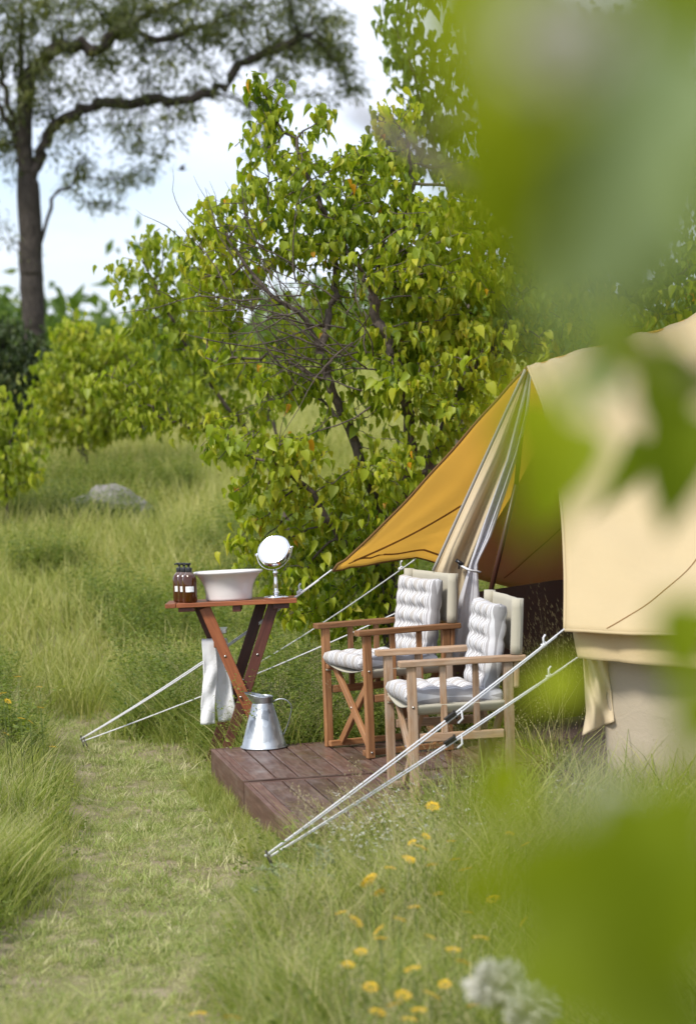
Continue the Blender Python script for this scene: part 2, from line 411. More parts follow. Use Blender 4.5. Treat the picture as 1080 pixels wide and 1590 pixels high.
# ground
m, t, out = new_mat('soil_and_thatch'); P_ = _n(t, 'ShaderNodeNewGeometry').outputs['Position']
a1 = noise(t, P_, .9, 5, .6); a2 = noise(t, P_, 7, 6, .65); a3 = noise(t, P_, 60, 4, .7)
soil = ramp(t, a2, [(.3, (.17, .125, .085)), (.55, (.29, .225, .16)), (.75, (.38, .31, .225))])
grn = ramp(t, a3, [(.3, (.11, .135, .035)), (.7, (.25, .265, .085))])
c = mixc(t, ramp(t, math_(t, 'ADD', math_(t, 'MULTIPLY', a1, .55), math_(t, 'MULTIPLY', a2, .45)), [(.40, (1, 1, 1)), (.56, (.15, .15, .15))]), soil, grn)
far_ = _n(t, 'ShaderNodeSeparateXYZ'); t.links.new(P_, far_.inputs['Vector'])
mr = _n(t, 'ShaderNodeMapRange'); mr.inputs['From Min'].default_value = 15; mr.inputs['From Max'].default_value = 26
t.links.new(far_.outputs['Y'], mr.inputs['Value'])
c = mixc(t, mr.outputs['Result'], c, ramp(t, a1, [(.3, (.20, .22, .045)), (.7, (.32, .30, .09))]))
pbsdf(t, out, c, .95, 0, .1, math_(t, 'ADD', a2, a3), .8, .02)
MAT['ground'] = m
m, t, out = new_mat('granite'); g = _n(t, 'ShaderNodeTexCoord').outputs['Object']
f = noise(t, g, 5, 7, .65); pbsdf(t, out, ramp(t, f, [(.3, (.09, .078, .07)), (.5, (.20, .185, .175)), (.7, (.33, .31, .295))]), .9, 0, .2, f, .8, .05)
MAT['granite'] = m

# ================================================================== GROUND, SKY SIDE
xs = np.unique(np.concatenate([np.linspace(-900, -60, 24), np.linspace(-60, -8, 40), np.linspace(-8, 8, 110), np.linspace(8, 60, 40), np.linspace(60, 900, 24)]))
ys = np.unique(np.concatenate([np.linspace(-120, 2, 14), np.linspace(2, 20, 120), np.linspace(20, 70, 70), np.linspace(70, 1400, 40)]))
XX, YY = np.meshgrid(xs, ys, indexing='ij'); ZZ = hgt(XX, YY)
ZZ = ZZ - 0.025 * (1 - sstep(-.02, .10, path_sd(XX.ravel(), YY.ravel()))).reshape(XX.shape) * ((YY > 5) & (YY < 20))
idx = np.arange(XX.size).reshape(XX.shape)
F = np.stack([idx[:-1, :-1], idx[1:, :-1], idx[1:, 1:], idx[:-1, 1:]], -1).reshape(-1, 4)
go = link_mesh('ground', np_mesh('ground', np.stack([XX, YY, ZZ], -1).reshape(-1, 3), F, MAT['ground'], True))
tag(go, 'worn path of thin mown grass and bare soil through the meadow', None, None, 'structure')

# ================================================================== TENT
def V3(a): return np.asarray(a, float)
A_ = at(838, 541, 12.45)                  # front end of the porch ridge
A_in = at(819, 569, 12.40)                # where the porch edges meet
P_pk = V3((2.75, 13.25, 3.05))            # peak, out of frame
RC = at(876, 977, 10.72)                  # near porch corner
LC = at(515, 885, 13.00)                  # far porch corner
B1 = at(645, 868, 13.22)
R2 = at(1082, 987, 10.42)
def lerp(a, b, t): return a + (b - a) * t
def poly_at(P, s):
    P = [V3(p) for p in P]; d = [0]
    for i in range(1, len(P)): d.append(d[-1] + np.linalg.norm(P[i] - P[i - 1]))
    q = s * d[-1]
    for i in range(1, len(P)):
        if q <= d[i] + 1e-9: return lerp(P[i - 1], P[i], (q - d[i - 1]) / (d[i] - d[i - 1] + 1e-12))
    return P[-1]
def catmull(P, s):
    P = [V3(p) for p in P]; n = len(P) - 1; x = min(max(s, 0), 1) * n; i = min(int(x), n - 1); t = x - i
    p0 = P[i - 1] if i > 0 else 2 * P[0] - P[1]; p1 = P[i]; p2 = P[i + 1]; p3 = P[i + 2] if i + 2 <= n else 2 * P[n] - P[n - 1]
    return .5 * ((2 * p1) + (p2 - p0) * t + (2 * p0 - 5 * p1 + 4 * p2 - p3) * t * t + (3 * p1 - p0 - 3 * p2 + p3) * t ** 3)
tent = empty('bell_tent', (1.9, 12.9, 0), (0, 0, 0), 'cream canvas bell tent with a yellow lined porch awning pitched beside the bushes', 'tent')
TI = Matrix.Translation((-1.9, -12.9, 0))
def tpart(mb, name, mat, parent=None, **kw):
    o = mb.build(name, mat, None, **kw); o.data.transform(TI); o.parent = parent or tent; return o
ridge = [A_, at(900, 533, 12.75), at(965, 522, 13.0), at(1080, 487, 13.15), lerp(at(1080, 487, 13.15), P_pk, .5) - V3((0, 0, .08)), P_pk]
r_front = [A_in, at(848, 648, 11.95), at(869, 770, 11.45), at(876, 880, 11.05), RC]      # free edge of the near panel
l_front = [A_in, at(760, 634, 12.5), at(675, 730, 12.68), at(590, 820, 12.85), LC]
eave_r = [RC, R2, V3((2.2, 10.25, .92)), V3((3.3, 10.7, .9)), V3((4.2, 11.9, .86))]
def near_panel(u, v):      # u along ridge/eave, v down
    fr = catmull(r_front, v); top = catmull(ridge, u); bot = poly_at(eave_r, u)
    b = lerp(top, bot, v)
    b0 = lerp(V3(ridge[0]), RC, v)
    p = b + (fr - b0) * (1 - u) ** 3
    sag = .07 * math.sin(math.pi * v) * (1 - (1 - u) ** 4)
    rip = .010 * math.sin(u * 60 + 5 * v + 2 * math.sin(u * 13)) * (1 - v) ** 3 + .006 * math.sin(u * 33 - v * 9 + 1.5 * math.sin(v * 5)) + .005 * math.sin((u + .25 * v) * 47 + 3 * v * v) + .004 * math.sin(u * 19 + v * 31) * math.sin(v * 11 - u * 23)
    ww_ = math.atan2(v + .02, u * 1.9 + .02); rip += .008 * math.sin(ww_ * 34) * math.exp(-((u * 1.9) ** 2 + v * v) / .16)
    rip += .012 * math.exp(-((v - .93) / .05) ** 2) * math.sin(u * 26)
    n = V3((-.45, -.70, .55)); p = p - n * (sag - rip * min(1, 12 * u))
    return p, (u * 3.2, v * 1.9, 0)
tpart(MB().grid(near_panel, 90, 46), 'roof_panel', MAT['tent'], smooth=True, solid=.004)
eave_l = [LC, B1, V3((1.0, 14.35, .80)), V3((2.2, 15.25, .74)), V3((3.6, 14.9, .74))]
def far_panel(u, v):
    fr = catmull(l_front, v); top = catmull(ridge, u); bot = poly_at(eave_l, u)
    b = lerp(top, bot, v); b0 = lerp(V3(ridge[0]), LC, v)
    p = b + (fr - b0) * (1 - u) ** 3
    seg = u * 6.0
    p = p + V3((0, 0, 1)) * (.010 * math.sin(min(1, u * 4.2) * math.pi) * v ** 4 if u < .238 else 0) 
    n = V3((-.5, .6, .62)); p = p - n * (.05 * math.sin(math.pi * v) * (1 - (1 - u) ** 5)) + n * (.003 * math.sin(u * 70 + v * 4) + .006 * math.sin(math.atan2(1.02 - v, u * 1.7 + .02) * 22) * math.exp(-((u * 1.7) ** 2 + (1 - v) ** 2) / .25) + .004 * math.sin(u * 21 + v * 13) * math.sin(v * 17 - u * 9))
    return p, (u * 3.2, v * 1.9, 2)
aw = tpart(MB().grid(far_panel, 90, 40), 'awning_panel', MAT['tent_awning'], smooth=True, solid=.003)
def dim_layer(u, v):  # added second canvas layer, put in to darken the roof inside the doorway
    p, g = far_panel(.20 + .78 * u, .03 + .96 * v)
    return V3(p) - V3((-.5, .6, .62)) * .05, (g[0], g[1], 31)
tpart(MB().grid(dim_layer, 60, 24), 'dimming_layer', MAT['tent_inner'], smooth=True, solid=.003)
def tape(fn, n, w, up):
    mb = MB(); P = [V3(fn(i / n)) for i in range(n + 1)]
    V = []; F = []
    for i, p in enumerate(P):
        d = P[min(i + 1, n)] - P[max(i - 1, 0)]; s_ = np.cross(d, up); s_ /= np.linalg.norm(s_) + 1e-9
        V += [p - s_ * w / 2, p + s_ * w / 2]
    for i in range(n): F.append((2 * i, 2 * i + 1, 2 * i + 3, 2 * i + 2))
    return mb.add(V, F)
nl = V3((.5, -.6, -.62)) / 1.0
# seam tapes on the awning's underside, dark hem on its free edge
tpart(tape(lambda s: V3(far_panel(.012 + .17 * s, .965 - .50 * s)[0]) + nl * .008, 30, .017, nl), 'seam_tape', MAT['seam'], smooth=True)
tpart(tape(lambda s: V3(far_panel(.02 + .22 * s, .94 + .02 * s)[0]) + nl * .008, 30, .012, nl), 'seam_tape', MAT['seam'], smooth=True)
tpart(tape(lambda s: V3(dim_layer(.14 + .20 * s, .96 - .55 * s)[0]) + nl * .008, 30, .012, nl), 'seam_tape', MAT['seam'], smooth=True)
tpart(MB().tube([V3(far_panel(0, i / 30)[0]) for i in range(31)], .007, 6), 'awning_edge_cord', MAT['seam'], smooth=True)
tpart(MB().tube([V3(far_panel(.238 * i / 20, 1)[0]) for i in range(21)], .006, 6), 'awning_hem', MAT['seam'], smooth=True)
tpart(MB().tube([V3(near_panel(0, i / 30)[0]) for i in range(31)], .007, 6), 'panel_edge_cord', MAT['tent'], smooth=True)
tpart(MB().tube([V3(near_panel(i / 40, 1)[0]) - V3((0, 0, .004)) for i in range(41)], .008, 6), 'panel_hem', MAT['tent'], smooth=True)
nr = V3((-.45, -.70, .55))
tpart(tape(lambda s: V3(near_panel(.05 + .42 * s, .99 - .72 * s)[0]) + nr * .005, 50, .005, nr), 'stitched_seam', MAT['seam'], smooth=True)
# valance under the eave
vt = [at(888, 979, 10.79), at(1084, 987, 10.49), V3((2.2, 10.33, .91)), V3((3.3, 10.8, .89))]
vb = [at(897, 1022, 10.75), at(1084, 1040, 10.46), V3((2.2, 10.30, .77)), V3((3.3, 10.76, .75))]
def valance(u, v):
    p = lerp(poly_at(vt, u), poly_at(vb, u), v)
    fold = .012 * math.exp(-((u - .035) / .018) ** 2) * v - .010 * math.exp(-((u - .075) / .012) ** 2)
    return p + V3((-.5, -.8, 0)) * (fold + .006 * math.sin(u * 40 + v * 3) * v), (u * 3, v * .2, 5)
tpart(MB().grid(valance, 90, 8), 'valance', MAT['tent'], smooth=True, solid=.003)
# upright wall behind the valance
wt = [at(928, 1005, 10.86), at(1084, 1010, 10.60), V3((2.25, 10.45, .86)), V3((3.4, 11.0, .80)), V3((4.1, 12.3, .8)), V3((4.0, 14.2, .8)), V3((3.2, 14.9, .8)), V3((2.1, 15.05, .8)), V3((1.05, 14.2, .8))]
def wall(u, v):
    p = poly_at(wt, u); q = p.copy(); q[2] = -.02
    if u < .05: q[0] += .05
    p = lerp(p, q, v)
    return p + V3((-.5, -.8, 0)) * (.012 * math.sin(u * 55 + v * 2) * v + .008 * math.sin(u * 23)), (u * 9, v * .85, 8)
tpart(MB().grid(wall, 160, 14), 'lower_wall', MAT['tent_wall'], smooth=True, solid=.003)
# rolled back door flap hanging by that wall
f0 = at(905, 1030, 11.45)
def sideflap(u, v):
    x0 = lerp(905, 911, v) if v < .7 else lerp(909.2, 903, (v - .7) / .3)
    x1 = lerp(942, 953, v)
    y0 = lerp(1022, 1142, v); y1 = lerp(1022, 1120, v)
    p = at(lerp(x0, x1, u), lerp(y0, y1, u), 10.82 + .022 * math.sin(u * 7 + v * 3.2) * (.3 + v) + .012 * math.sin(u * 15 - v * 8))
    return p, (u * .15, v * .4, 11)
tpart(MB().grid(sideflap, 18, 26), 'door_flap', MAT['flap'], smooth=True, solid=.003)
# dark brown wall and groundsheet floor seen inside
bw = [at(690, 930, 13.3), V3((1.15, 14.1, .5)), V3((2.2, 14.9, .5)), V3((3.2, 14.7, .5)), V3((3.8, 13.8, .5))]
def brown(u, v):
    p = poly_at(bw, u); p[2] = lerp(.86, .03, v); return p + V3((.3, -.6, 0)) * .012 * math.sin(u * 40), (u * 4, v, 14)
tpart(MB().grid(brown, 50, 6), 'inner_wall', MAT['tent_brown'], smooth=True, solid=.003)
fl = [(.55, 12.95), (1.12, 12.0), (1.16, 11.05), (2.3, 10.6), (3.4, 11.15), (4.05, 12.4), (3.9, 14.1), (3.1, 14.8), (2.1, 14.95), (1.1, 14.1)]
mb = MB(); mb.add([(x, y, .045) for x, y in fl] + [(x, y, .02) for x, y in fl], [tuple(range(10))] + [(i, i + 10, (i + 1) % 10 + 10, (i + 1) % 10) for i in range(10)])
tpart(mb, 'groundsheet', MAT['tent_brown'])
# sill of the groundsheet across the doorway
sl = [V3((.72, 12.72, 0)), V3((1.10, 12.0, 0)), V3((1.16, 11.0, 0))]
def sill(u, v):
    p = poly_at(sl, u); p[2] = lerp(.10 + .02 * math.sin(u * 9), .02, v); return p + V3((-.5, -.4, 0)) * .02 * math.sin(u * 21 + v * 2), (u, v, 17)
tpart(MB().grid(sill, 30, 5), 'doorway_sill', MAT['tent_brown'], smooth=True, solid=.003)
# gathered door flap and mosquito net on the far side of the doorway
def strip(Lp, Rp, depth, folds, amp, nu, nv, ph=0.0, d1=None):
    def fn(u, v):
        l = np.array([np.interp(v, [k[0] for k in Lp], [k[i] for k in Lp]) for i in (1, 2)])
        r_ = np.array([np.interp(v, [k[0] for k in Rp], [k[i] for k in Rp]) for i in (1, 2)])
        q = l + (r_ - l) * u
        a = amp * np.interp(v, [0, .12, .62, .70, 1], [.12, .5, 1, .55, 1.2])
        D = np.interp(v, [0, 1], depth) + a * math.sin(u * folds * 2 * math.pi + ph + 1.2 * math.sin(v * 3)) + .45 * a * math.sin(u * u * folds * 7 + v * 5 + ph * 2) + .12 * amp * math.sin(u * 31 + v * 6)
        return at(q[0], q[1], D), (u * .5, v * 1.9, 20 + ph)
    return MB().grid(fn, nu, nv)
Lp = [(0, 815, 574), (.3, 758, 702), (.55, 706, 815), (.70, 673, 886), (.76, 676, 920), (1, 690, 1030)]
Mp = [(0, 820, 576), (.3, 790, 718), (.55, 752, 824), (.68, 733, 879), (.70, 731, 887), (.78, 727, 930), (1, 716, 1030)]
flap = tpart(strip(Lp, Mp, (12.44, 12.72), 1.7, .034, 60, 60), 'door_curtain', MAT['flap'], smooth=True, solid=.003)
Mp2 = [(0, 820, 576), (.3, 786, 714), (.55, 747, 822), (.68, 728, 878), (.70, 726, 886), (.78, 712, 930), (1, 696, 1030)]
Rp = [(0, 824, 580), (.15, 820, 640), (.3, 806, 700), (.45, 785, 765), (.58, 762, 832), (.68, 741, 874), (.70, 741, 884), (.78, 744, 930), (.9, 741, 985), (1, 738, 1030)]
net = tpart(strip(Mp2, Rp, (12.42, 12.66), 1.5, .024, 50, 60, 2.1), 'mosquito_net', MAT['net'], smooth=True, solid=.002)
tpart(MB().tube([at(815 - 143 * s, 574 + 312 * s, 12.40 + .18 * s) for s in np.linspace(0, 1, 20)], .008, 6), 'curtain_piping', MAT['piping'], smooth=True)
# tie round both, with its toggle
tie = MB()
tie.tube([at(712 + 33 * s, 876 + 12 * s + 3 * math.sin(s * 3.1), 12.60 - .07 * math.sin(math.pi * s)) for s in np.linspace(0, 1, 14)], .006, 6)
tpart(tie, 'curtain_tie', MAT['rope'], smooth=True)
tg = MB(); c_ = at(713, 873, 12.58)
tg.tube([c_ + V3((-.018, 0, .012)), c_ + V3((.018, -.01, -.014))], .010, 8); tg.tube([c_, c_ + V3((-.005, 0, -.035))], .005, 6)
tpart(tg, 'tie_toggle', MAT['black'], smooth=True)
# doorway poles
pl = MB(); pl.tube([at(801, 752, 12.50) * 1, at(745, 985, 12.62)], .014, 10); pl.tube([at(745, 985, 12.62), V3((.62, 12.75, .03))], .014, 10)
pl.tube([A_in + V3((.0, .05, -.03)), at(801, 752, 12.50)], .012, 8)
tpart(pl, 'door_pole', MAT['brownpole'], smooth=True)
tpart(MB().tube([P_pk - V3((0, 0, .05)), V3((2.6, 13.1, .05))], .02, 10), 'centre_pole', MAT['brownpole'], smooth=True)

# ------------------------------------------------------------------ guy ropes
def guy(label, top, stake, double=0.0, knot=.07, tens=.40, sag=.012, r=.0036, gap=.0065, toggle=True):
    top = V3(top); stake = V3(stake)
    e = empty('guy_rope', stake, (0, 0, 0), label, 'guy rope', 'guy ropes of the bell tent')
    inv = Matrix.Translation(-Vector(stake))
    side = np.cross(stake - top, V3((0, 0, 1))); side /= np.linalg.norm(side)
    def ln(off, s0, s1, n=24):
        return [lerp(top, stake, s) + V3((0, 0, -sag * 4 * s * (1 - s))) + off * (.25 + .75 * math.sin(math.pi * min(max((s - s0) / (s1 - s0), .02), .98))) for s in np.linspace(s0, s1, n)]
    up = np.cross(side, (stake - top)); up /= np.linalg.norm(up); up = up * np.sign(up[2])
    o = MB().tube(ln(up * gap * double, 0, 1), r, 6).build('rope_strand', MAT['rope'], None, True); o.data.transform(inv); o.parent = e
    if double:
        o = MB().tube(ln(-up * gap, knot * .4, 1), r, 6).build('rope_strand', MAT['rope'], None, True); o.data.transform(inv); o.parent = e
    k = MB(); c = lerp(top, stake, knot); d = (stake - top) / np.linalg.norm(stake - top)
    k.tube([c + d * .03 * (i / 14 - .5) + (side * math.cos(i * 1.35) + up * math.sin(i * 1.35)) * .008 for i in range(15)], .0045, 6)
    k.tube([c, c + up * .03 - d * .015, c + up * .035 - d * .03], .005, 6)
    o = k.build('knot', MAT['rope'], None, True); o.data.transform(inv); o.parent = e
    if toggle:
        c = lerp(top, stake, tens); k = MB()
        k.beam(c - d * .030 - up * .003, c + d * .030 - up * .003, .016, .020)
        k.tube([c - d * .03 + up * .012, c - d * .03 - up * .035 + side * .01], .006, 6)
        o = k.build('tensioner', MAT['darkmetal'], None, bevel=.002); o.data.transform(inv); o.parent = e
        k = MB(); k.tube([c - d * .06 - up * .01, c - d * .05 - up * .045, c - d * .02 - up * .05], .005, 6)
        o = k.build('rope_tail', MAT['rope'], None, True); o.data.transform(inv); o.parent = e
    k = MB(); k.tube([stake + V3((0, 0, .02)) - d * .005, stake + V3((0, 0, -.14)) - d * .06], .0055, 6)
    o = k.build('ground_peg', MAT['darkmetal'], None, True); o.data.transform(inv); o.parent = e
    return e
st2 = lerp(RC, at(421, 1322, 9.95), 1.02); st2b = lerp(at(896, 1021, 10.75), at(425, 1326, 9.98), 1.02)
guy('white doubled guy rope from the tent porch corner, upper of two before the weathered chair', RC, st2, 1.0, .075, .40)
guy('white guy rope from the tent valance, lower of two before the weathered chair', at(896, 1021, 10.75), st2b, .55, .10, .43)
st1 = on(125, 1148, .03)
guy('white guy rope from the yellow awning tip passing behind the washstand', LC, st1, .6, .12, .55, .03, .0042, .006, False)
guy('low white guy rope passing behind the washstand legs and galvanised jug', at(700, 912, 13.5), on(129, 1151, .03), 0, .03, .5, .03, .0042, .01, False)
guy('thin white guy rope from the awning hem ending in the grass behind the washstand', B1, on(320, 1075, .05), 0, .06, .5, .03, .0036, .01, False)

# ================================================================== DECK
DA = math.atan2(.137, .686)
BL = on(327, 1163, .16)
def deck_module(label, v0, v1, bw0, width=1.52, zt=.16, first_border=.035):
    e = empty('deck_platform', (BL[0], BL[1], 0), (0, 0, DA), label, 'deck', 'hardwood deck platforms')
    # local x along u, local -y toward the camera
    T = .024; gap = .009; pitch = .109
    # fascias
    MB().beam((.012, -v0 - .002, zt / 2 - .03), (.012, -v1, zt / 2 - .03), .024, zt + .06 - .001, (0, 0, 1)).build('side_fascia', MAT['fascia'], e, bevel=.003)
    MB().beam((width, -v0 - .002, zt / 2 - .03), (width, -v1, zt / 2 - .03), .024, zt + .06 - .001, (0, 0, 1)).build('side_fascia', MAT['fascia'], e, bevel=.003)
    MB().beam((.0, -v0 - .012, zt / 2 - .03 + .001), (width + .012, -v0 - .012, zt / 2 - .03 + .001), .022, zt + .06, (0, 0, 1)).build('rear_fascia', MAT['fascia'], e, bevel=.003)
    MB().beam((.0, -v1 + .012, zt / 2 - .03 + .001), (width + .012, -v1 + .012, zt / 2 - .03 + .001), .022, zt + .06, (0, 0, 1)).build('front_fascia', MAT['fascia'], e, bevel=.003)
    MB().beam((.026 + first_border / 2, -v0 - .026, zt - T / 2), (.026 + first_border / 2, -v1 + .026, zt - T / 2), first_border - .002, T, (0, 0, 1)).build('edge_board', MAT['fascia'], e, bevel=.002)
    x = .026 + first_border + .002; i = 0
    while x < width - .03:
        w = min(pitch - gap, width - .014 - x)
        dz = random.uniform(-.0015, .0012)
        MB().beam((x + w / 2, -v0 - .027 - random.uniform(0, .003), zt - T / 2 + dz), (x + w / 2, -v1 + .026 + random.uniform(0, .003), zt - T / 2 + dz), w, T, (0, 0, 1)).build('board', MAT['deck'], e, bevel=.0025)
        x += pitch; i += 1
    for yy in (-v0 - .15, -(v0 + v1) / 2, -v1 + .15):
        MB().beam((.03, yy, zt - T - .035), (width - .014, yy, zt - T - .035), .04, .06, (0, 0, 1)).build('joist', MAT['fascia'], e)
    return e
VSEAM = 1.113
deck1 = deck_module('dark red hardwood deck platform carrying the galvanised jug and the orange brown chair', 0, VSEAM - .003, 0)
deck2 = deck_module('red brown hardwood deck platform half sunk in grass under the weathered chair', VSEAM + .003, VSEAM + 1.30, .04, first_border=.05, zt=.154)

# ================================================================== DIRECTOR CHAIRS
def make_chair(name, label, mats, origin, ang):
    wm = mats
    e = empty(name, origin, (0, 0, ang), label, 'chair', 'folding director chairs on the deck')
    W = .50
    def b(nm, p0, p1, w, t, up=(0, 0, 1), mat=None, par=None, bev=.004):
        return MB().beam(p0, p1, w, t, up).build(nm, mat or wm, par or e, bevel=bev)
    for y in (0, W):
        s = 1 if y == 0 else -1
        b('arm', (-.045, y, .635), (.535, y, .635), .058, .028, bev=.004)
        lg = b('leg', (.012, y, .622), (.012, y, .0), .032, .041, (1, 0, 0))
        MB().tube([(.012, y - s * .017, .03), (.012, y - s * .019, .03)], .006, 10).build('screw', MAT['screw'], lg, True)
        MB().tube([(.012, y - s * .017, .44), (.012, y - s * .019, .44)], .006, 10).build('screw', MAT['screw'], lg, True)
        b('leg', (.455, y, .622), (.455, y, .0), .032, .043, (1, 0, 0))
        for x in (.155, .305):
            b('spindle', (x, y, .622), (x, y, .318), .020, .028, (1, 0, 0), bev=.003)
        b('side_rail', (.039, y, .300), (.427, y, .300), .024, .038)
        b('foot_rail', (-.005, y + s * .045, .022), (.475, y + s * .045, .022), .03, .03)
        b('seat_rail', (-.005, y + s * .037, .425), (.47, y + s * .037, .425), .030, .034, bev=.010)
        # canvas sleeve over the back upright
        pst = b('back_post', (.488, y, .50), (.512, y, .895), .030, .030, (1, 0, 0), bev=.010)
    # crossed braces, front pair and rear pair
    for x in (.040, .415):
        b('cross_brace', (x, .05, .032), (x, W - .045, .425), .022, .040, (0, 0, 1))
        b('cross_brace', (x + .024, W - .05, .032), (x + .024, .045, .425), .022, .040, (0, 0, 1))
        MB().tube([(x - .014, W / 2, .228), (x + .040, W / 2, .228)], .006, 8).build('pivot_bolt', MAT['screw'], e, True)
    # seat canvas slung between the rails
    def seat(u, v):
        z = .446 - .030 * math.sin(math.pi * v) + .003 * math.sin(u * 20)
        y = .018 + (W - .036) * v
        return (.0 + .46 * u, y, z), (u * .46, v * .5, 1)
    MB().grid(seat, 10, 16).build('seat_canvas', MAT['canvas_seat'], e, smooth=True, solid=.006)
    for s, y in ((1, .016), (-1, W - .016)):
        def side(u, v, y=y, s=s):
            q = v * math.pi * 1.1
            return (.0 + .46 * u, y + s * (.020 - .024 * math.cos(q * .5)) - s * .02, .447 - .045 * v), (u * .46, v * .05, 3)
        MB().grid(side, 8, 4).build('seat_edge', MAT['canvas_seat'], e, smooth=True, solid=.005)
    # back canvas: sleeve round each post and the sheet between
    def back(u, v):
        y = -.026 + (W + .052) * u; z = .655 + .245 * v
        x = .497 + .06 * (z - .65) + .022 * math.sin(math.pi * u)
        k = .016 * math.sin(v * 4 + u * 17) * .15
        q = .004 if (u < .11 or u > .89) else 0
        return (x + q + k, y, z - .008 * math.sin(math.pi * u) * (2 * v - 1) * (-1 if v < .5 else 1) * .5), (y, z, 5)
    MB().grid(back, 40, 10).build('back_canvas', MAT['canvas_seat'], e, smooth=True, solid=.007)
    for y in (0, W):
        P = [(.496 + .06 * (z - .65), y, z) for z in np.linspace(.652, .902, 7)]
        MB().tube(P, .027, 14).build('canvas_sleeve', MAT['canvas_seat'], e, smooth=True)
    return e
CH1 = on(572, 1178, .16); CH2 = on(641, 1249, .16)
A1 = math.radians(25); A2 = math.radians(11)
chair1 = make_chair('director_chair', 'orange brown wooden director chair with beige canvas at the rear of the deck', MAT['chair1'], (CH1[0], CH1[1], .1605), A1)
chair2 = make_chair('director_chair', 'weathered pale wooden director chair with beige canvas behind the white guy ropes', MAT['chair2'], (CH2[0], CH2[1], .156), A2)

def cushion(label, parent_o, centre, tilt, sx, sy, th, ang, seed):
    r_ = random.Random(seed)
    mb = MB(); n = 48
    ox, oy = r_.random(), r_.random()
    def surf(sign):
        def fn(i, j):
            a = i * 2 - 1; b = j * 2 - 1
            edge = max(0, (1 - abs(a) ** 5)) ** .42 * max(0, (1 - abs(b) ** 5)) ** .42
            puff = th / 2 * (.28 + .72 * edge) if edge > 0 else th * .14
            d = 0
            for p in (-.64, -.22, .22, .64):
                for q in (-.5, 0.03, .52):
                    d += math.exp(-(((a - p) / .15) ** 2 + ((b - q) / .15) ** 2)) * .85
            for p in (-.62, -.21, .21, .62):     # creases joining the tufts
                d += .44 * math.exp(-((a - p) / .085) ** 2) + .16 * math.exp(-((b - p) / .07) ** 2)
            puff = puff * (1 - min(.72, .60 * d * edge)) + edge * .0015 * math.sin(a * 17 + 3 * b + seed) * math.sin(b * 19 + seed * 2)
            pin = 1 - .045 * (1 - abs(a) ** 2) * abs(b) ** 6 - .0
            x = a * sx / 2 * (1 - .05 * (1 - b * b)) ; y = b * sy / 2 * (1 - .05 * (1 - a * a))
            return (x, y, sign * puff * (1 if edge > 0 else .0)), (x + ox, y + oy, sign * .2)
        return fn
    mb.grid(surf(1), n, n); mb.grid(surf(-1), n, n)
    o = mb.build('cushion', MAT['ticking'], None, True)
    bm = bmesh.new(); bm.from_mesh(o.data); bmesh.ops.remove_doubles(bm, verts=bm.verts, dist=.0004); bmesh.ops.recalc_face_normals(bm, faces=bm.faces); bm.to_mesh(o.data); bm.free()
    o.data.polygons.foreach_set('use_smooth', np.ones(len(o.data.polygons), bool))
    Mx = Matrix.Translation(parent_o.location) @ Matrix.Rotation(ang, 4, 'Z') @ Matrix.Translation(centre) @ Matrix.Rotation(tilt, 4, 'Y')
    o.matrix_world = Mx
    return tag(o, label, 'cushion', 'striped tufted chair cushions')
cushion('grey and white striped tufted cushion lying on the orange brown chair seat', chair1, (.205, .25, .468), math.radians(2), .46, .44, .095, A1, 1)
cushion('grey and white striped tufted cushion upright against the orange brown chair back', chair1, (.425, .25, .675), math.radians(-82), .41, .42, .105, A1, 2)
cushion('white striped tufted cushion lying on the weathered chair seat', chair2, (.215, .25, .472), math.radians(2), .46, .43, .10, A2, 3)
cushion('white striped tufted cushion upright against the weathered chair back', chair2, (.418, .25, .675), math.radians(-82), .41, .40, .115, A2, 4)

# ================================================================== WASHSTAND
TD = 12.95
tl = at(256, 939, TD); tr_ = at(461, 930.5, TD)
TC = (tl + tr_) / 2; TW = float(np.linalg.norm(tr_ - tl)); TZ = float(TC[2]) 
TLT = Matrix.Rotation(math.radians(-2.6), 4, 'X')      # the stand leans back a little on the uneven ground
yaw = math.radians(1.2)
table = empty('folding_washstand', (TC[0], TC[1] + .20, 0), (math.radians(-2.6), math.atan2(-(tr_[2] - tl[2]), TW) , yaw), 'dark wooden folding washstand with crossed legs standing behind the deck corner', 'table')
bpy.context.view_layer.update()
TM = table.matrix_world.copy(); TMI = TM.inverted()
def tloc(px, py, D): return TMI @ Vector(at(px, py, D))
HT = tloc(358, 934, TD).z            # height of the top's upper edge in the stand's own frame
hw = TW / 2
for i, yy in enumerate((-.165, -.055, .055, .165)):
    MB().beam((-hw + .062, yy, HT - .012), (hw - .0, yy, HT - .012), .106, .024).build('tabletop_slat', MAT['table'], table, bevel=.003)
MB().beam((-hw + .030, -.218, HT - .012), (-hw + .030, .218, HT - .012), .058, .024).build('end_board', MAT['table'], table, bevel=.003)
MB().beam((-hw + .115, -.20, HT - .036), (-hw + .115, .20, HT - .036), .088, .022).build('cleat', MAT['table_shaded'], table, bevel=.002)
MB().beam((hw - .085, -.20, HT - .038), (hw - .085, .20, HT - .038), .085, .026).build('cleat', MAT['table_shaded'], table, bevel=.002)
MB().beam((.03, -.20, HT - .042), (.03, .20, HT - .042), .045, .032).build('cleat', MAT['table_shaded'], table, bevel=.002)
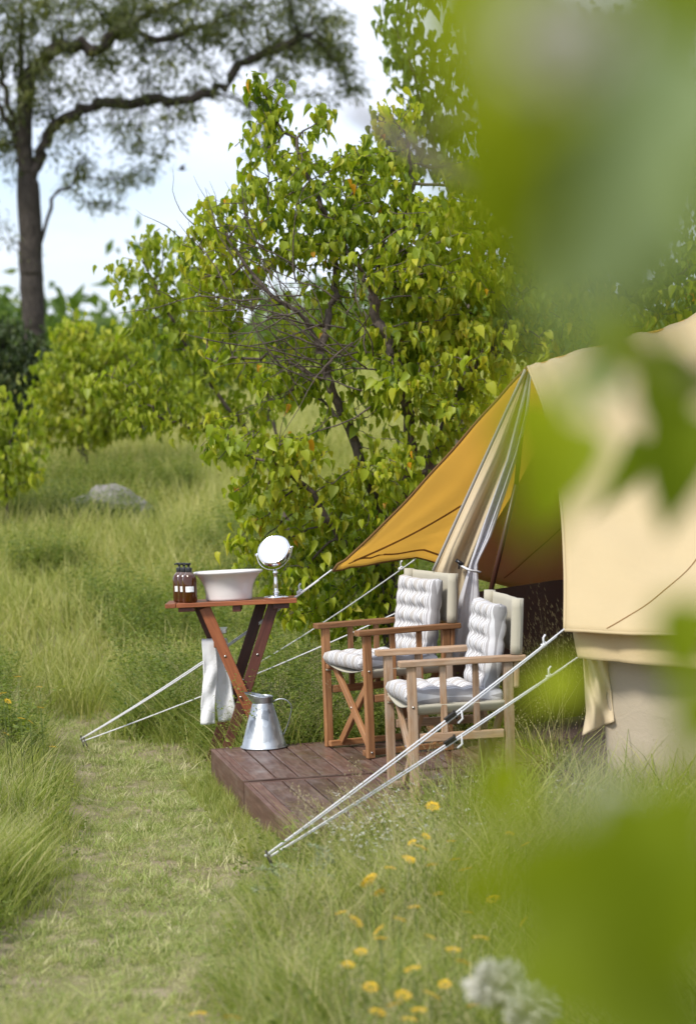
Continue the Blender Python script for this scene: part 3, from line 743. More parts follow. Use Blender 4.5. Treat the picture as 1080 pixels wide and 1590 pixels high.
# legs: front leg runs from upper left to lower right, its partner the other way; a second pair behind
def tl2(px, py, D): return tloc(px, py, D)
lt, rt = -hw + .118, hw - .12
def leg(nm, x0, x1, y, mat, w=.024, t=.060, z0=None):
    o = MB().beam((x0, y, HT - .03), (x1, y, .0), w, t, (0, 0, 1)).build('leg', mat, table, bevel=.003)
    return o
xa = tloc(318, 945, TD - .17).x; xb = tloc(395, 1125, TD - .17).x
za = tloc(318, 945, TD - .17).z; zb = tloc(395, 1125, TD - .17).z
k_ = (xb - xa) / (za - zb)
L1 = leg('leg', xa - .01, xa + k_ * za, -.165, MAT['table'])
xc = tloc(424, 942, TD - .13).x; zc = tloc(424, 942, TD - .13).z
xd = tloc(362, 1135, TD - .13).x; zd = tloc(362, 1135, TD - .13).z
k2 = (xd - xc) / (zc - zd)
L2 = leg('leg', xc, xc + k2 * zc, -.135, MAT['table_shaded'])
L3 = leg('leg', xa - .055, xa - .055 + k_ * za, .150, MAT['table_shaded'])
L4 = leg('leg', xc - .068, xc - .068 + k2 * zc, .120, MAT['table_shaded'])
for Lg, y, zz, xx in ((L1, -.178, .26, 0), (L1, -.178, .60, 0), (L2, -.148, .60, 0), (L2, -.148, .10, 0)):
    ax, kx = (xa - .01, k_) if Lg is L1 else (xc, k2)
    x = ax + kx * (HT - .03 - zz)
    MB().tube([(x, y, zz), (x, y - .003, zz)], .007, 10).build('screw', MAT['screw'], Lg, True)
MB().tube([(xa + k_ * (za * .5), -.19, HT * .42), (xa + k_ * (za * .5), .17, HT * .42)], .007, 8).build('pivot_bolt', MAT['screw'], table, True)
zr = HT - .235
xr = xa + k_ * (HT - zr) - .040
MB().beam((xr - .005, -.150, zr), (xr - .005, .150, zr), .028, .028).build('towel_rail', MAT['table'], table, bevel=.004)
xr2 = xc + k2 * (HT - .155)
MB().beam((xr2 - .01, -.13, HT - .165), (xr2 - .01, .13, HT - .165), .045, .022).build('brace_bar', MAT['screw'], table, bevel=.003)

# towel over the rail (its own thing)
RW = TM @ Vector((xr - .040, -.05, zr))
tw = empty('towel', RW, (0, 0, yaw), 'white cotton towel hanging folded over the washstand leg rail', 'towel')
def towel_sheet(x0, x1, yo, zb, ph, amp):
    def fn(u, v):
        x = lerp(x0, x1, u)
        # over the rail: v<.12 bends across the top
        if v < .14:
            q = v / .14 * math.pi / 2; y = yo * (math.sin(q)); z = .022 * math.cos(q) + .003
        else:
            y = yo; z = .003 - (v - .14) / .86 * zb
        s = min(1, max(0, (v - .1) * 3))
        y += amp * math.sin(u * 7 + ph + v * 1.5) * s + .006 * math.sin(v * 16 + u * 5) * s
        x += .010 * math.sin(v * 5 + ph) * s - (.012 * v if ph < 1 else -.028 * v * u - .012 * v)
        return (x, y, z), (x, z, ph)
    return fn
MB().grid(towel_sheet(-.045, .030, -.030, .435, 0, .005), 16, 44).build('towel_fold', MAT['towel'], tw, smooth=True, solid=.012)
MB().grid(towel_sheet(.012, .088, .026, .43, 2.0, .009), 16, 44).build('towel_fold', MAT['towel'], tw, smooth=True, solid=.012)

# things on the top
def on_top(name, label, cat, px, py, D, group=None, rz=0):
    l = tloc(px, py, D); p = TM @ Vector((l.x, l.y, HT + .001))
    e = empty(name, p, (table.rotation_euler.x, table.rotation_euler.y, yaw + rz), label, cat, group); return e
ba = on_top('wash_basin', 'white ceramic wash basin with flared rim on the folding washstand', 'basin', 356, 934, TD + .19)
prof = [(.118, 0), (.124, .002), (.126, .012), (.128, .045), (.135, .080), (.150, .110), (.172, .138), (.186, .146), (.190, .152), (.189, .158), (.184, .160), (.172, .152), (.150, .125), (.132, .09), (.122, .05), (.10, .022), (.02, .016)]
MB().lathe(prof, 64).build('bowl', MAT['ceramic'], ba, smooth=True)
for i, (px, D, lab) in enumerate(((280.6, TD + .21, 'amber soap bottle with black pump, rear one of three beside the basin'), (288.0, TD + .135, 'amber soap bottle with black pump, middle one of three beside the basin'), (295.6, TD + .06, 'amber soap bottle with black pump, front one of three beside the basin'))):
    e = on_top('soap_bottle', lab, 'bottle', px, 937, D, 'amber pump soap bottles on the washstand', -.15 + .1 * i)
    bd = MB().lathe([(.030, 0), (.036, .002), (.039, .008), (.039, .118), (.037, .132), (.030, .148), (.020, .160), (.0145, .166), (.0145, .172), (.001, .172)], 32).build('body', MAT['amber'], e, smooth=True)
    MB().lathe([(.0172, .164), (.0175, .166), (.0175, .184), (.0165, .187), (.007, .188), (.0065, .200), (.012, .201), (.0125, .212), (.011, .214), (.001, .214)], 24).build('pump', MAT['black'], e, smooth=True)
    MB().tube([(0, 0, .207), (-.018, -.004, .208), (-.026, -.006, .204)], [.005, .0045, .004], 8).build('nozzle', MAT['black'], e, smooth=True)
    def lb(u, v):
        q = math.radians(-90 - 34 + 68 * u); return (.0396 * math.cos(q), .0396 * math.sin(q), .058 + .030 * v)
    MB().grid(lb, 14, 2).build('label', MAT['label'], e, smooth=True)
# mirror on a stand
mi = on_top('vanity_mirror', 'round chrome vanity mirror on a stem at the end of the washstand', 'mirror', 429, 931, TD + .10)
MB().lathe([(.060, 0), (.066, .002), (.067, .010), (.064, .014), (.022, .020), (.012, .026), (.001, .026)], 40).build('foot', MAT['chrome'], mi, smooth=True)
MB().lathe([(.010, .024), (.016, .030), (.016, .036), (.010, .042), (.011, .060), (.013, .075), (.009, .115), (.008, .128), (.013, .134), (.014, .142), (.008, .150), (.007, .160), (.001, .16)], 24).build('stem', MAT['chrome'], mi, smooth=True)
hz = .160 + .098
nrm = Vector((-.30, -.80, .56)).normalized()
ay = Vector((1, 0, 0)); ay = (ay - nrm * ay.dot(nrm)).normalized(); az = nrm.cross(ay) * -1
def disc(mb, prof, k=56):   # profile (radius, along the face normal)
    V = []; n = len(prof)
    for r_, h in prof:
        for j in range(k):
            q = 2 * math.pi * j / k
            V.append(Vector((0, 0, hz)) + (ay * math.cos(q) + az * math.sin(q)) * r_ + nrm * h)
    F = [(i * k + j, i * k + (j + 1) % k, (i + 1) * k + (j + 1) % k, (i + 1) * k + j) for i in range(n - 1) for j in range(k)] + [tuple(range(k)), tuple((n - 1) * k + j for j in range(k))]
    return mb.add(V, F)
disc(MB(), [(.070, -.020), (.085, -.020), (.090, -.016), (.091, -.010), (.091, .012), (.089, .017), (.082, .019), (.079, .016), (.07, .012)]).build('rim', MAT['chrome'], mi, smooth=True)
disc(MB(), [(.079, .012), (.0785, .0172), (.069, .0172), (.068, .012)]).build('light_ring', MAT['frost'], mi)
disc(MB(), [(.0685, .010), (.0685, .0166), (.067, .0170)]).build('mirror_glass', MAT['mirror'], mi)
mb = MB(); c0 = Vector((0, 0, hz))
mb.tube([c0 + ay * .100 * math.cos(q) + Vector((0, 0, .100)) * math.sin(q) for q in np.linspace(math.pi, 2 * math.pi, 30)], .0028, 8)
for s_ in (-1, 1):
    mb.tube([c0 + ay * .088 * s_, c0 + ay * .108 * s_], .006, 8)
mb.build('yoke', MAT['chrome'], mi, smooth=True)

# ================================================================== JUG
JP = on(410, 1160, .1605)
jug = empty('water_jug', (JP[0], JP[1], .1612), (0, 0, 0), 'galvanised steel water jug with wire handle on the deck corner', 'jug')
JB = MB().lathe([(.122, 0), (.124, .003), (.121, .007), (.117, .010), (.054, .232), (.052, .236), (.050, .230), (.110, .012), (.02, .006)], 48).build('body', MAT['zinc'], jug, smooth=False)
JB.data.polygons.foreach_set('use_smooth', np.ones(len(JB.data.polygons), bool))
def spout(u, v):
    q = 2 * math.pi * u; c = math.cos(q)
    flare = .052 + .008 * v + .030 * v * max(0, -c) ** 2
    z = .232 + v * (.040 + .016 * max(0, -c) ** 1.5 - .004 * c)
    return (flare * math.cos(q) - .004 * v, flare * .98 * math.sin(q), z)
MB().grid(spout, 48, 6).build('neck', MAT['zinc'], jug, smooth=True, solid=.002)
MB().tube([(.121 * math.cos(q), .121 * math.sin(q), .004) for q in np.linspace(0, 2 * math.pi, 49)], .0035, 6).build('base_bead', MAT['zinc'], jug, smooth=True)
hp = [(.054, 0, .236), (.085, -.004, .250), (.120, -.006, .247), (.146, -.006, .222), (.150, -.006, .195), (.140, -.005, .150), (.124, -.003, .105), (.104, -.002, .060)]
MB().tube([tuple(catmull(hp, s)) for s in np.linspace(0, 1, 40)], .0028, 8).build('handle', MAT['zinc'], jug, smooth=True)

# ================================================================== PLANT TOOLS
def leaf_template(kind='heart', n=5):
    """verts (k,3): x across, y along (0..1), z fold; faces quads/tris as quads + tris."""
    if kind == 'heart':
        T = [0, .06, .20, .42, .68, .88, 1.0]; Wd = [0.02, .25, .34, .31, .18, .055, .0]
    elif kind == 'oval':
        T = [0, .15, .40, .65, .88, 1.0]; Wd = [.01, .16, .24, .21, .09, 0]
    elif kind == 'lance':
        T = [0, .25, .6, 1.0]; Wd = [.01, .10, .09, 0]
    elif kind == 'diamond':
        T = [0, .45, 1.0]; Wd = [.02, .2, .0]
    V = []; 
    for t, w in zip(T, Wd):
        dz = -.18 * t * t
        V += [(-w, t - (.05 if 0 < t < .1 else 0), dz + w * .42), (0, t, dz), (w, t - (.05 if 0 < t < .1 else 0), dz + w * .42)]
    Q = []
    for i in range(len(T) - 1):
        a = i * 3; Q += [(a, a + 1, a + 4, a + 3), (a + 1, a + 2, a + 5, a + 4)]
    return np.array(V, float), np.array(Q)
def orient(ydir, nrm):
    y = ydir / (np.linalg.norm(ydir, axis=1, keepdims=True) + 1e-9)
    x = np.cross(y, nrm); x /= (np.linalg.norm(x, axis=1, keepdims=True) + 1e-9)
    z = np.cross(x, y); return np.stack([x, y, z], -1)       # columns
def leaves_mesh(name, tpl, pos, B, size, mat, tint, smooth=True):
    V0, Q0 = tpl; n = len(pos); k = len(V0)
    V = np.einsum('nij,kj->nki', B, V0) * size[:, None, None] + pos[:, None, :]
    F = (Q0[None] + (np.arange(n) * k)[:, None, None]).reshape(-1, 4)
    return np_mesh(name, V.reshape(-1, 3), F, mat, smooth, tint=np.repeat(tint, k))
def colonize(seeds, par, att, step=.09, infl=.9, kill=.16, iters=140, jitter=.15, grav=0.0):
    cap = len(seeds) + 9000
    P = np.zeros((cap, 3)); pa = np.full(cap, -1); n = len(seeds); P[:n] = seeds; pa[:n] = par
    A = np.array(att); dm = np.full(len(A), 1e9); ni = np.zeros(len(A), int); new0 = 0
    for it in range(iters):
        for s0 in range(new0, n, 64):
            blk = P[s0:min(s0 + 64, n)]
            d = np.linalg.norm(A[:, None] - blk[None], axis=2); j = d.argmin(1); dd = d[np.arange(len(A)), j]
            up = dd < dm; dm[up] = dd[up]; ni[up] = s0 + j[up]
        keep = dm > kill
        A = A[keep]; dm = dm[keep]; ni = ni[keep]
        if not len(A): break
        act = dm < infl
        if not act.any():
            act = dm < dm.min() * 1.05
        dirs = np.zeros((n, 3)); v = A[act] - P[ni[act]]; v /= np.linalg.norm(v, axis=1, keepdims=True)
        np.add.at(dirs, ni[act], v)
        g = np.nonzero(np.abs(dirs).sum(1) > 1e-6)[0]
        d = dirs[g] / (np.linalg.norm(dirs[g], axis=1, keepdims=True) + 1e-9) + rng.normal(0, jitter, (len(g), 3)); d[:, 2] += grav
        d /= np.linalg.norm(d, axis=1, keepdims=True)
        new0 = n; m_ = min(len(g), cap - n)
        if m_ <= 0: break
        P[n:n + m_] = P[g[:m_]] + d[:m_] * step; pa[n:n + m_] = g[:m_]; n += m_
    return P[:n], pa[:n]
def polyseeds(polys, step, wig=.22):
    """polys: list of (parent_index_fn or None, points). Returns nodes and parents; each poly's first point joins the nearest existing node."""
    P = []; pa = []
    for pts in polys:
        pts = [V3(p) for p in pts]
        tot = sum(np.linalg.norm(pts[i + 1] - pts[i]) for i in range(len(pts) - 1)); m_ = max(2, int(tot / step))
        Q = [catmull(pts, s) for s in np.linspace(0, 1, m_ + 1)]
        Q = [q + (wig * step * rng.normal(0, 1, 3) * (.35 if not P else 1) if 0 < i_ else 0) for i_, q in enumerate(Q)]
        if P:
            d = np.linalg.norm(np.array(P) - Q[0], axis=1); prev = int(d.argmin())
            Q = Q[1:]
        else:
            prev = -1
        for q in Q:
            P.append(q); pa.append(prev); prev = len(P) - 1
    return np.array(P), np.array(pa)
def radii(P, pa, tip=.003, e=2.35, cap=1.0):
    n = len(P); acc = np.zeros(n); r = np.zeros(n); ch = np.zeros(n, int)
    for i in range(n - 1, -1, -1):
        r[i] = max(tip, acc[i] ** (1 / e)) if acc[i] > 0 else tip
        r[i] = min(r[i], cap)
        if pa[i] >= 0: acc[pa[i]] += r[i] ** e; ch[pa[i]] += 1
    return r, ch
def branch_mesh(name, P, pa, r, mat, minr=0.0, sides=6, sel=None):
    i = np.nonzero((pa >= 0) & (r >= minr) if sel is None else (pa >= 0) & sel)[0]
    p = pa[i]; d = P[i] - P[p]; ln = np.linalg.norm(d, axis=1, keepdims=True); d = d / (ln + 1e-9)
    pd = np.where((pa[p] >= 0)[:, None], P[p] - P[np.maximum(pa[p], 0)], d); pd /= np.linalg.norm(pd, axis=1, keepdims=True) + 1e-9
    cont = r[p] < r[i] * 1.5
    d0 = np.where(cont[:, None], pd, d); d0 /= np.linalg.norm(d0, axis=1, keepdims=True) + 1e-9
    ref = np.array([.31, .83, .46])
    def ring(c, dd, rr):
        a = np.cross(dd, ref); a /= np.linalg.norm(a, axis=1, keepdims=True) + 1e-9; b = np.cross(dd, a)
        q = np.arange(sides) * 2 * math.pi / sides
        return c[:, None] + (a[:, None] * np.cos(q)[None, :, None] + b[:, None] * np.sin(q)[None, :, None]) * rr[:, None, None]
    A = ring(P[p], d0, np.where(cont, r[p], r[i] * 1.15)); Bq = ring(P[i], d, r[i])
    V = np.concatenate([A, Bq], 1).reshape(-1, 3); base = (np.arange(len(i)) * 2 * sides)[:, None, None]
    k = np.arange(sides); f = np.stack([k, (k + 1) % sides, (k + 1) % sides + sides, k + sides], -1)[None] + base
    return np_mesh(name, V, f.reshape(-1, 4), mat, True)
def blobs_pts(bl, dens):
    out = []
    for b in bl:
        px, py, rx, ry, D, rD = b[:6]; w = b[6] if len(b) > 6 else 1.0
        s = FPX / D; vol = (rx / s) * (ry / s) * rD * 4.19; m_ = max(3, int(vol * dens * w))
        q = rng.normal(0, 1, (m_, 3)); q /= np.linalg.norm(q, axis=1, keepdims=True); q *= rng.random((m_, 1)) ** (1 / 2.6)
        c = at(px, py, D)
        out.append(c + q * np.array([rx / s, rD, ry / s]))
    return np.concatenate(out)
def hang_leaves(P, pa, r, ch, per, maxr, size, sv, spread=.10, droop=1.0, keepfn=None, tip_bonus=2.0):
    i = np.nonzero((r <= maxr) & (pa >= 0))[0]
    lam = per * np.where(ch[i] == 0, tip_bonus, 1.0)
    k = rng.poisson(lam); j = np.repeat(i, k); n = len(j)
    t = rng.random((n, 1)); pos = P[pa[j]] * (1 - t) + P[j] * t
    az = rng.random(n) * 2 * math.pi; out = np.stack([np.cos(az), np.sin(az), np.zeros(n)], 1)
    pos = pos + out * (rng.random((n, 1)) ** 1.0) * spread + np.array([0, 0, 1]) * rng.normal(-.01, spread * .35, (n, 1))
    y = out * rng.uniform(.10, .75, (n, 1)) + np.array([0, 0, -1]) * rng.uniform(.40, 1.3, (n, 1)) * droop + rng.normal(0, .22, (n, 3))
    nr_ = out + rng.normal(0, .45, (n, 3)) + np.array([0, 0, .55])
    sz = size * np.clip(rng.normal(1, sv, n), .45, 1.6)
    if keepfn is not None:
        kk = keepfn(pos); pos, y, nr_, sz = pos[kk], y[kk], nr_[kk], sz[kk]
    return pos, orient(y, nr_), sz
def project(pos):
    q = pos - EYE; z = q @ _fw; return 540 + FPX * (q @ _r) / z, 795 - FPX * (q @ _u) / z, z
def clump_tint(pos, scale, base, amp, n):
    a = np.sin(pos[:, 0] * scale + 1.7 * np.sin(pos[:, 2] * scale * .8)) * np.sin(pos[:, 2] * scale * 1.1 + pos[:, 1] * scale * .7)
    return np.clip(base + amp * a + rng.normal(0, n, len(pos)), 0, 1)

def woody(name, label, cat, group, base, polys, bl, dens, step, infl, kill, tip, tpl, leafmat, barkmat, per, maxr, size, sv=.22, spread=.10,
          singles=0, iters=140, e=2.35, twig_sep=.010, base_t=.45, amp=.14, nt=.20, droop=1.0, keepfn=None, cap=1.0, tip_bonus=2.0, grav=0.0, jitter=.15, rbase=None):
    th = empty(name, tuple(base), (0, 0, 0), label, cat, group); off = -np.asarray(base, float)
    P, pa = polyseeds(polys, step)
    P, pa = colonize(P, pa, blobs_pts(bl, dens), step, infl, kill, iters, jitter, grav)
    r, ch = radii(P, pa, tip, e, cap); 
    if rbase: r = tip * (r / tip) ** (math.log(rbase / tip) / math.log(r.max() / tip))
    twig_sep = min(twig_sep, r.max() * .45)
    print(name, 'nodes', len(P), 'rmax %.3f' % r.max())
    me = branch_mesh('trunk', P + off, pa, r, barkmat, sides=8, sel=(r >= twig_sep)); link_mesh('trunk', me, th)
    me = branch_mesh('twigs', P + off, pa, r, barkmat, sides=4, sel=(r < twig_sep)); o = link_mesh('twigs', me, th); o['kind'] = 'stuff'
    pos, B, sz = hang_leaves(P, pa, r, ch, per, maxr, size, sv, spread, droop, keepfn, tip_bonus)
    tint = clump_tint(pos, 3.1, base_t, amp, nt)
    yel = rng.random(len(pos)) < .006; tint[~yel] = np.minimum(tint[~yel], .965); tint[yel] = .99
    print('  leaves', len(pos))
    if singles:
        x, y, z = project(pos); s_ = sz * FPX / z
        inf = (x > 8) & (x < 1072) & (y > 8) & (y < 1000)
        score = np.where(inf, -z + rng.normal(0, .12, len(z)) + s_ * .02, -1e9)
        pick = np.argsort(-score)[:singles]; rest = np.ones(len(pos), bool); rest[pick] = False
        tl_ = []
        for q in range(8):
            tl_.append(np_mesh('leaf', tpl[0], tpl[1], leafmat, True, tint=np.full(len(tpl[0]), [.12, .25, .36, .45, .55, .66, .8, .99][q])))
        for j in pick:
            q = 7 if tint[j] > .98 else int(np.clip(tint[j] * 7.6, 0, 6))
            o = bpy.data.objects.new('leaf', tl_[q]); COL.objects.link(o); o.parent = th
            mm = np.eye(4); mm[:3, :3] = B[j] * sz[j]; mm[:3, 3] = pos[j] + off
            o.matrix_local = Matrix(mm.tolist())
        pos, B, sz, tint = pos[rest], B[rest], sz[rest], tint[rest]
    pick3 = rng.integers(0, 3, len(pos)) if tpl is HEART else np.zeros(len(pos), int)
    for q_, t_ in enumerate((tpl, CURLED, NARROW)):
        s_ = pick3 == q_
        if s_.any():
            o = link_mesh('foliage', leaves_mesh('foliage', t_, pos[s_] + off, B[s_], sz[s_] * (1, 1, .92)[q_], leafmat, tint[s_]), th); o['kind'] = 'stuff'
    return th, (P, pa, r, ch)
def bent(tpl, fold, curl, side=0.0, wid=1.0):
    V, Q = tpl[0].copy(), tpl[1]; V[:, 2] += np.abs(V[:, 0]) * fold - curl * V[:, 1] ** 2 + side * V[:, 0] * V[:, 1]; V[:, 0] *= wid; V[:, 1] *= (1 - .25 * curl * V[:, 1]); return V, Q
HEART = leaf_template('heart'); CURLED = bent(HEART, .55, .45, .5, .82); NARROW = bent(HEART, .9, .15, -.4, .6)
HEART_ = HEART; OVAL = leaf_template('oval'); LANCE = leaf_template('lance'); DIAM = leaf_template('diamond')
def gnd(px, D):
    p = at(px, 800, D); return np.array([p[0], p[1], float(hgt(p[0], p[1]))])

# ------------------------------------------------------------------ the big bush behind the tent
D1 = 15.0
base1 = gnd(612, D1)
def pl_(pts, D=D1): return [at(x, y, D + (q[0] if q else 0)) for x, y, *q in pts]
polys = [[base1, at(600, 900, D1)] + pl_([(588, 800), (562, 722, -.1), (536, 652, -.2), (512, 600, -.3), (495, 540, -.3), (468, 490, -.4), (420, 458, -.5), (352, 372, -.5)]),
         [at(600, 900, D1)] + pl_([(615, 790), (638, 700), (621, 590, -.2), (598, 525, -.3), (575, 455, -.4), (548, 400, -.4), (528, 325, -.3)]),
         [at(600, 900, D1)] + pl_([(566, 860, -.2), (525, 832, -.4), (484, 765, -.5), (430, 722, -.6), (340, 688, -.6)]),
         [at(615, 790, D1)] + pl_([(662, 720), (702, 640), (742, 560), (800, 480), (836, 420)]),
         [at(495, 540, D1 - .3)] + pl_([(520, 440, -.1), (502, 330, -.1), (446, 210, -.1), (398, 125, -.1)]),
         [at(575, 455, D1 - .4)] + pl_([(610, 380), (640, 300), (630, 200)]),
         [at(662, 720, D1)] + pl_([(740, 740, .3), (840, 640, .5), (930, 520, .6), (985, 430, .6)]),
         [at(512, 600, D1 - .3)] + pl_([(450, 570, -.3), (400, 552, -.2), (320, 560, 0)]),
         [at(536, 652, D1 - .2)] + pl_([(470, 610, .3), (400, 640, .4), (330, 650, .4)])]
bl = [(392, 135, 22, 38, D1 - .1, .12, 5), (420, 195, 38, 52, D1 - .1, .2, 3), (402, 250, 45, 40, D1, .25, 2), (450, 130, 14, 26, D1, .08, 6), (496, 178, 26, 36, D1, .15, 3), (455, 265, 66, 56, D1, .35),
      (400, 330, 82, 58, D1 - .2, .4), (335, 330, 36, 45, D1 - .2, .25, 1.5), (345, 425, 62, 82, D1 - .1, .45), (300, 380, 32, 40, D1, .3, 1.5),
      (480, 350, 105, 80, D1 - .1, .5), (570, 290, 92, 84, D1, .55), (610, 200, 50, 60, D1 + .2, .3), (630, 390, 112, 100, D1 - .1, .6), (510, 500, 110, 80, D1 + .2, .5, .6),
      (710, 420, 96, 110, D1, .6), (720, 560, 100, 84, D1 - .1, .55), (625, 570, 92, 76, D1 - .3, .5, .8), (430, 590, 66, 44, D1 - .2, .4), (760, 310, 96, 96, D1 + .2, .55),
      (820, 480, 84, 100, D1 + .2, .5), (900, 380, 120, 110, D1 + .6, .5), (960, 450, 110, 80, D1 + .6, .45), (1050, 430, 70, 76, D1 + .7, .45), (880, 220, 140, 110, D1 + .6, .5, .7), (1020, 280, 110, 120, D1 + .8, .5, .7),
      (372, 680, 70, 32, D1 - .6, .3, 1.5), (330, 700, 34, 30, D1 - .6, .25, 1.5), (450, 690, 74, 46, D1 - .5, .4), (400, 760, 60, 46, D1 - .4, .3), (470, 800, 84, 56, D1 - .3, .35, 1.3), (560, 810, 74, 64, D1 - .2, .35, 1.3), (520, 740, 60, 40, D1 - .2, .35),
      (610, 720, 66, 56, D1 - .4, .35), (690, 640, 66, 56, D1 - .3, .4), (430, 870, 56, 42, D1 - .2, .3, 1.4), (530, 890, 76, 40, D1 - .1, .3, 1.4), (620, 850, 40, 56, D1, .3), (470, 880, 66, 44, D1 - .3, .3, 1.3), (400, 830, 54, 40, D1 - .3, .3, 1.3), (520, 950, 80, 44, D1 - .1, .3, 1.2), (440, 945, 60, 36, D1 - .2, .3, 1.2), (590, 930, 60, 50, D1, .3, 1.2), (560, 640, 50, 50, D1 - .1, .3), (660, 500, 70, 60, D1, .4)]
def pos_w(p): return p[:, 0] * 1.1 + 1.3 * np.sin(p[:, 2] * 1.7) + p[:, 1]
def thin1(p):
    x, y, z = project(p)
    g1 = ((x - 500) / 95) ** 2 + ((y - 470) / 62) ** 2 < 1
    g2 = ((x - 380) / 52) ** 2 + ((y - 632) / 26) ** 2 < 1
    g3 = ((x - 545) / 60) ** 2 + ((y - 650) / 70) ** 2 < 1
    u_ = rng.random(len(x)); return ~((g1 & (u_ < .62)) | (g2 & (u_ < .75)) | (g3 & (u_ < .50)) | (u_ < .06 + .42 * (np.sin(pos_w(p) * 4.2) > .55)))
bush, sk1 = woody('leafy_bush_tree', 'many stemmed bush with drooping yellow green heart shaped leaves rising behind the yellow awning', 'tree', None, base1, polys, bl,
      1150, .070, .5, .094, .0027, HEART, MAT['leaf_main'], MAT['bark'], 5.2, .0085, .060, .34, .075, singles=300, rbase=.070, e=2.25, twig_sep=.012, base_t=.54, amp=.20, nt=.22, keepfn=thin1, tip_bonus=2.6)
# bare dead twigs inside the bush and whiskers at its upper left rim
tw_b = MB()
def whisker(p, d, n, ln, r0, mb):
    P = [V3(p)]; d = V3(d) / np.linalg.norm(d)
    for _ in range(n):
        d = d + rng.normal(0, .16, 3); d /= np.linalg.norm(d); P.append(P[-1] + d * ln / n)
    mb.tube(P, [r0 * (1 - .75 * i / n) for i in range(n + 1)], 4)
    return P
for _ in range(46):
    a = rng.random(); px = lerp(560, 420, a) + rng.normal(0, 36); py = lerp(590, 430, a) + rng.normal(0, 34)
    P = whisker(at(px, py, D1 - .55 + rng.normal(0, .12)), (-.75 + rng.normal(0, .4), rng.normal(0, .3), .35 + rng.normal(0, .45)), 7, rng.uniform(.35, .95), .0055, tw_b)
    for q in P[2:6]:
        if rng.random() < .7: whisker(q, (-.5 + rng.normal(0, .5), rng.normal(0, .4), .4 + rng.normal(0, .5)), 4, rng.uniform(.12, .35), .003, tw_b)
for px, py in ((300, 330), (262, 300), (300, 300), (345, 290), (372, 250), (330, 325), (285, 345), (360, 300), (315, 290), (240, 320), (270, 330)):
    whisker(at(px + 40, py + 50, D1 - .1), (-.55 + rng.normal(0, .35), 0, .9), 6, rng.uniform(.25, .42), .0035, tw_b)
o = tw_b.build('dead_twigs', MAT['bark'], None, True); o.data.transform(Matrix.Translation(-Vector(base1))); o.parent = bush; o['kind'] = 'stuff'

# ------------------------------------------------------------------ bushes further off
def simple_bush(label, D, base_px, stems, bl, dens, leafmat, size, per=2.2, spread=.10, group='bushes of the meadow edge', tpl=HEART, step=.12, kill=.2, infl=.8, bt=.5, amp=.16, cat='bush', name='bush', barkmat='bark', maxr=.009, tip=.003):
    b = gnd(base_px, D)
    polys = [[b] + [at(x, y, D + (q[0] if q else 0)) for x, y, *q in s] for s in stems]
    return woody(name, label, cat, group, b, polys, bl, dens, step, infl, kill, tip, tpl, leafmat, MAT[barkmat], per, maxr, size, .22, spread, 0, base_t=bt, amp=amp, twig_sep=.014)
D2 = 18.6
simple_bush('bright yellow green bush leaning out over the meadow beside the many stemmed bush', D2, 455,
            [[(440, 780), (400, 690), (330, 600), (270, 500), (230, 420)], [(440, 780), (420, 640), (360, 520), (310, 420)], [(430, 740), (350, 680), (260, 650), (190, 600)]],
            [(200, 420, 26, 40, D2, .2, 2), (235, 380, 36, 40, D2, .3, 1.5), (165, 398, 13, 12, D2, .1, 5), (270, 410, 62, 62, D2, .4), (215, 500, 32, 56, D2, .3, 1.4), (290, 490, 84, 66, D2, .5), (340, 560, 84, 54, D2, .5), (245, 580, 84, 44, D2, .45),
             (300, 640, 80, 40, D2, .4), (215, 640, 50, 34, D2, .3), (400, 610, 60, 60, D2 + .2, .4), (160, 600, 44, 30, D2, .3, .8), (350, 690, 34, 26, D2, .25)],
            620, MAT['leaf_back'], .072, per=4.6, step=.09, kill=.125, infl=.6)
simple_bush('low light green bush below the tall tree trunk', 27.0, 135, [[(130, 640), (120, 560), (115, 500)], [(130, 640), (170, 560), (185, 510)], [(130, 650), (90, 600), (70, 560)], [(130, 690), (200, 650), (270, 610)]],
            [(115, 520, 36, 44, 27, .5), (165, 540, 36, 34, 27, .5), (100, 580, 46, 40, 27, .6), (150, 600, 56, 40, 27, .6), (75, 620, 36, 34, 27, .5), (200, 590, 40, 34, 27, .5), (105, 660, 40, 24, 27, .5), (150, 650, 60, 40, 27, .5), (220, 640, 60, 40, 27, .5), (280, 610, 50, 40, 27, .5), (60, 660, 40, 30, 27, .5), (190, 540, 30, 30, 27, .4)],
            420, MAT['leaf_back'], .085, per=7.0, spread=.17, step=.10, kill=.13, infl=.7)
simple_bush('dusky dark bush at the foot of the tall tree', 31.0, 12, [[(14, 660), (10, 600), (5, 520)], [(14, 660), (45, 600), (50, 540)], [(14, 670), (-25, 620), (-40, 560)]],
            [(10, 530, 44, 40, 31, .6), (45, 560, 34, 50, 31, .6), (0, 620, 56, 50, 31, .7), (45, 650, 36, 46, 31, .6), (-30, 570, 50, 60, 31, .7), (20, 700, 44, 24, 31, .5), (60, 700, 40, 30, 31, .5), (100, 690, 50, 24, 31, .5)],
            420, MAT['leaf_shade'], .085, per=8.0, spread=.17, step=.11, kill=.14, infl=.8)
simple_bush('yellow green low bush standing in grass before the dusky bush', 23.0, 10, [[(8, 700), (5, 660), (0, 600)], [(8, 700), (30, 680), (45, 650)]],
            [(5, 660, 30, 44, 23, .4), (40, 640, 30, 30, 23, .35), (-25, 640, 30, 50, 23, .4), (15, 700, 34, 20, 23, .4), (50, 690, 36, 30, 23, .4), (-10, 690, 40, 30, 23, .4), (5, 745, 40, 34, 23, .4), (40, 735, 34, 30, 23, .35)], 500, MAT['leaf_back'], .09, per=3.6, step=.085, kill=.115, bt=.6)
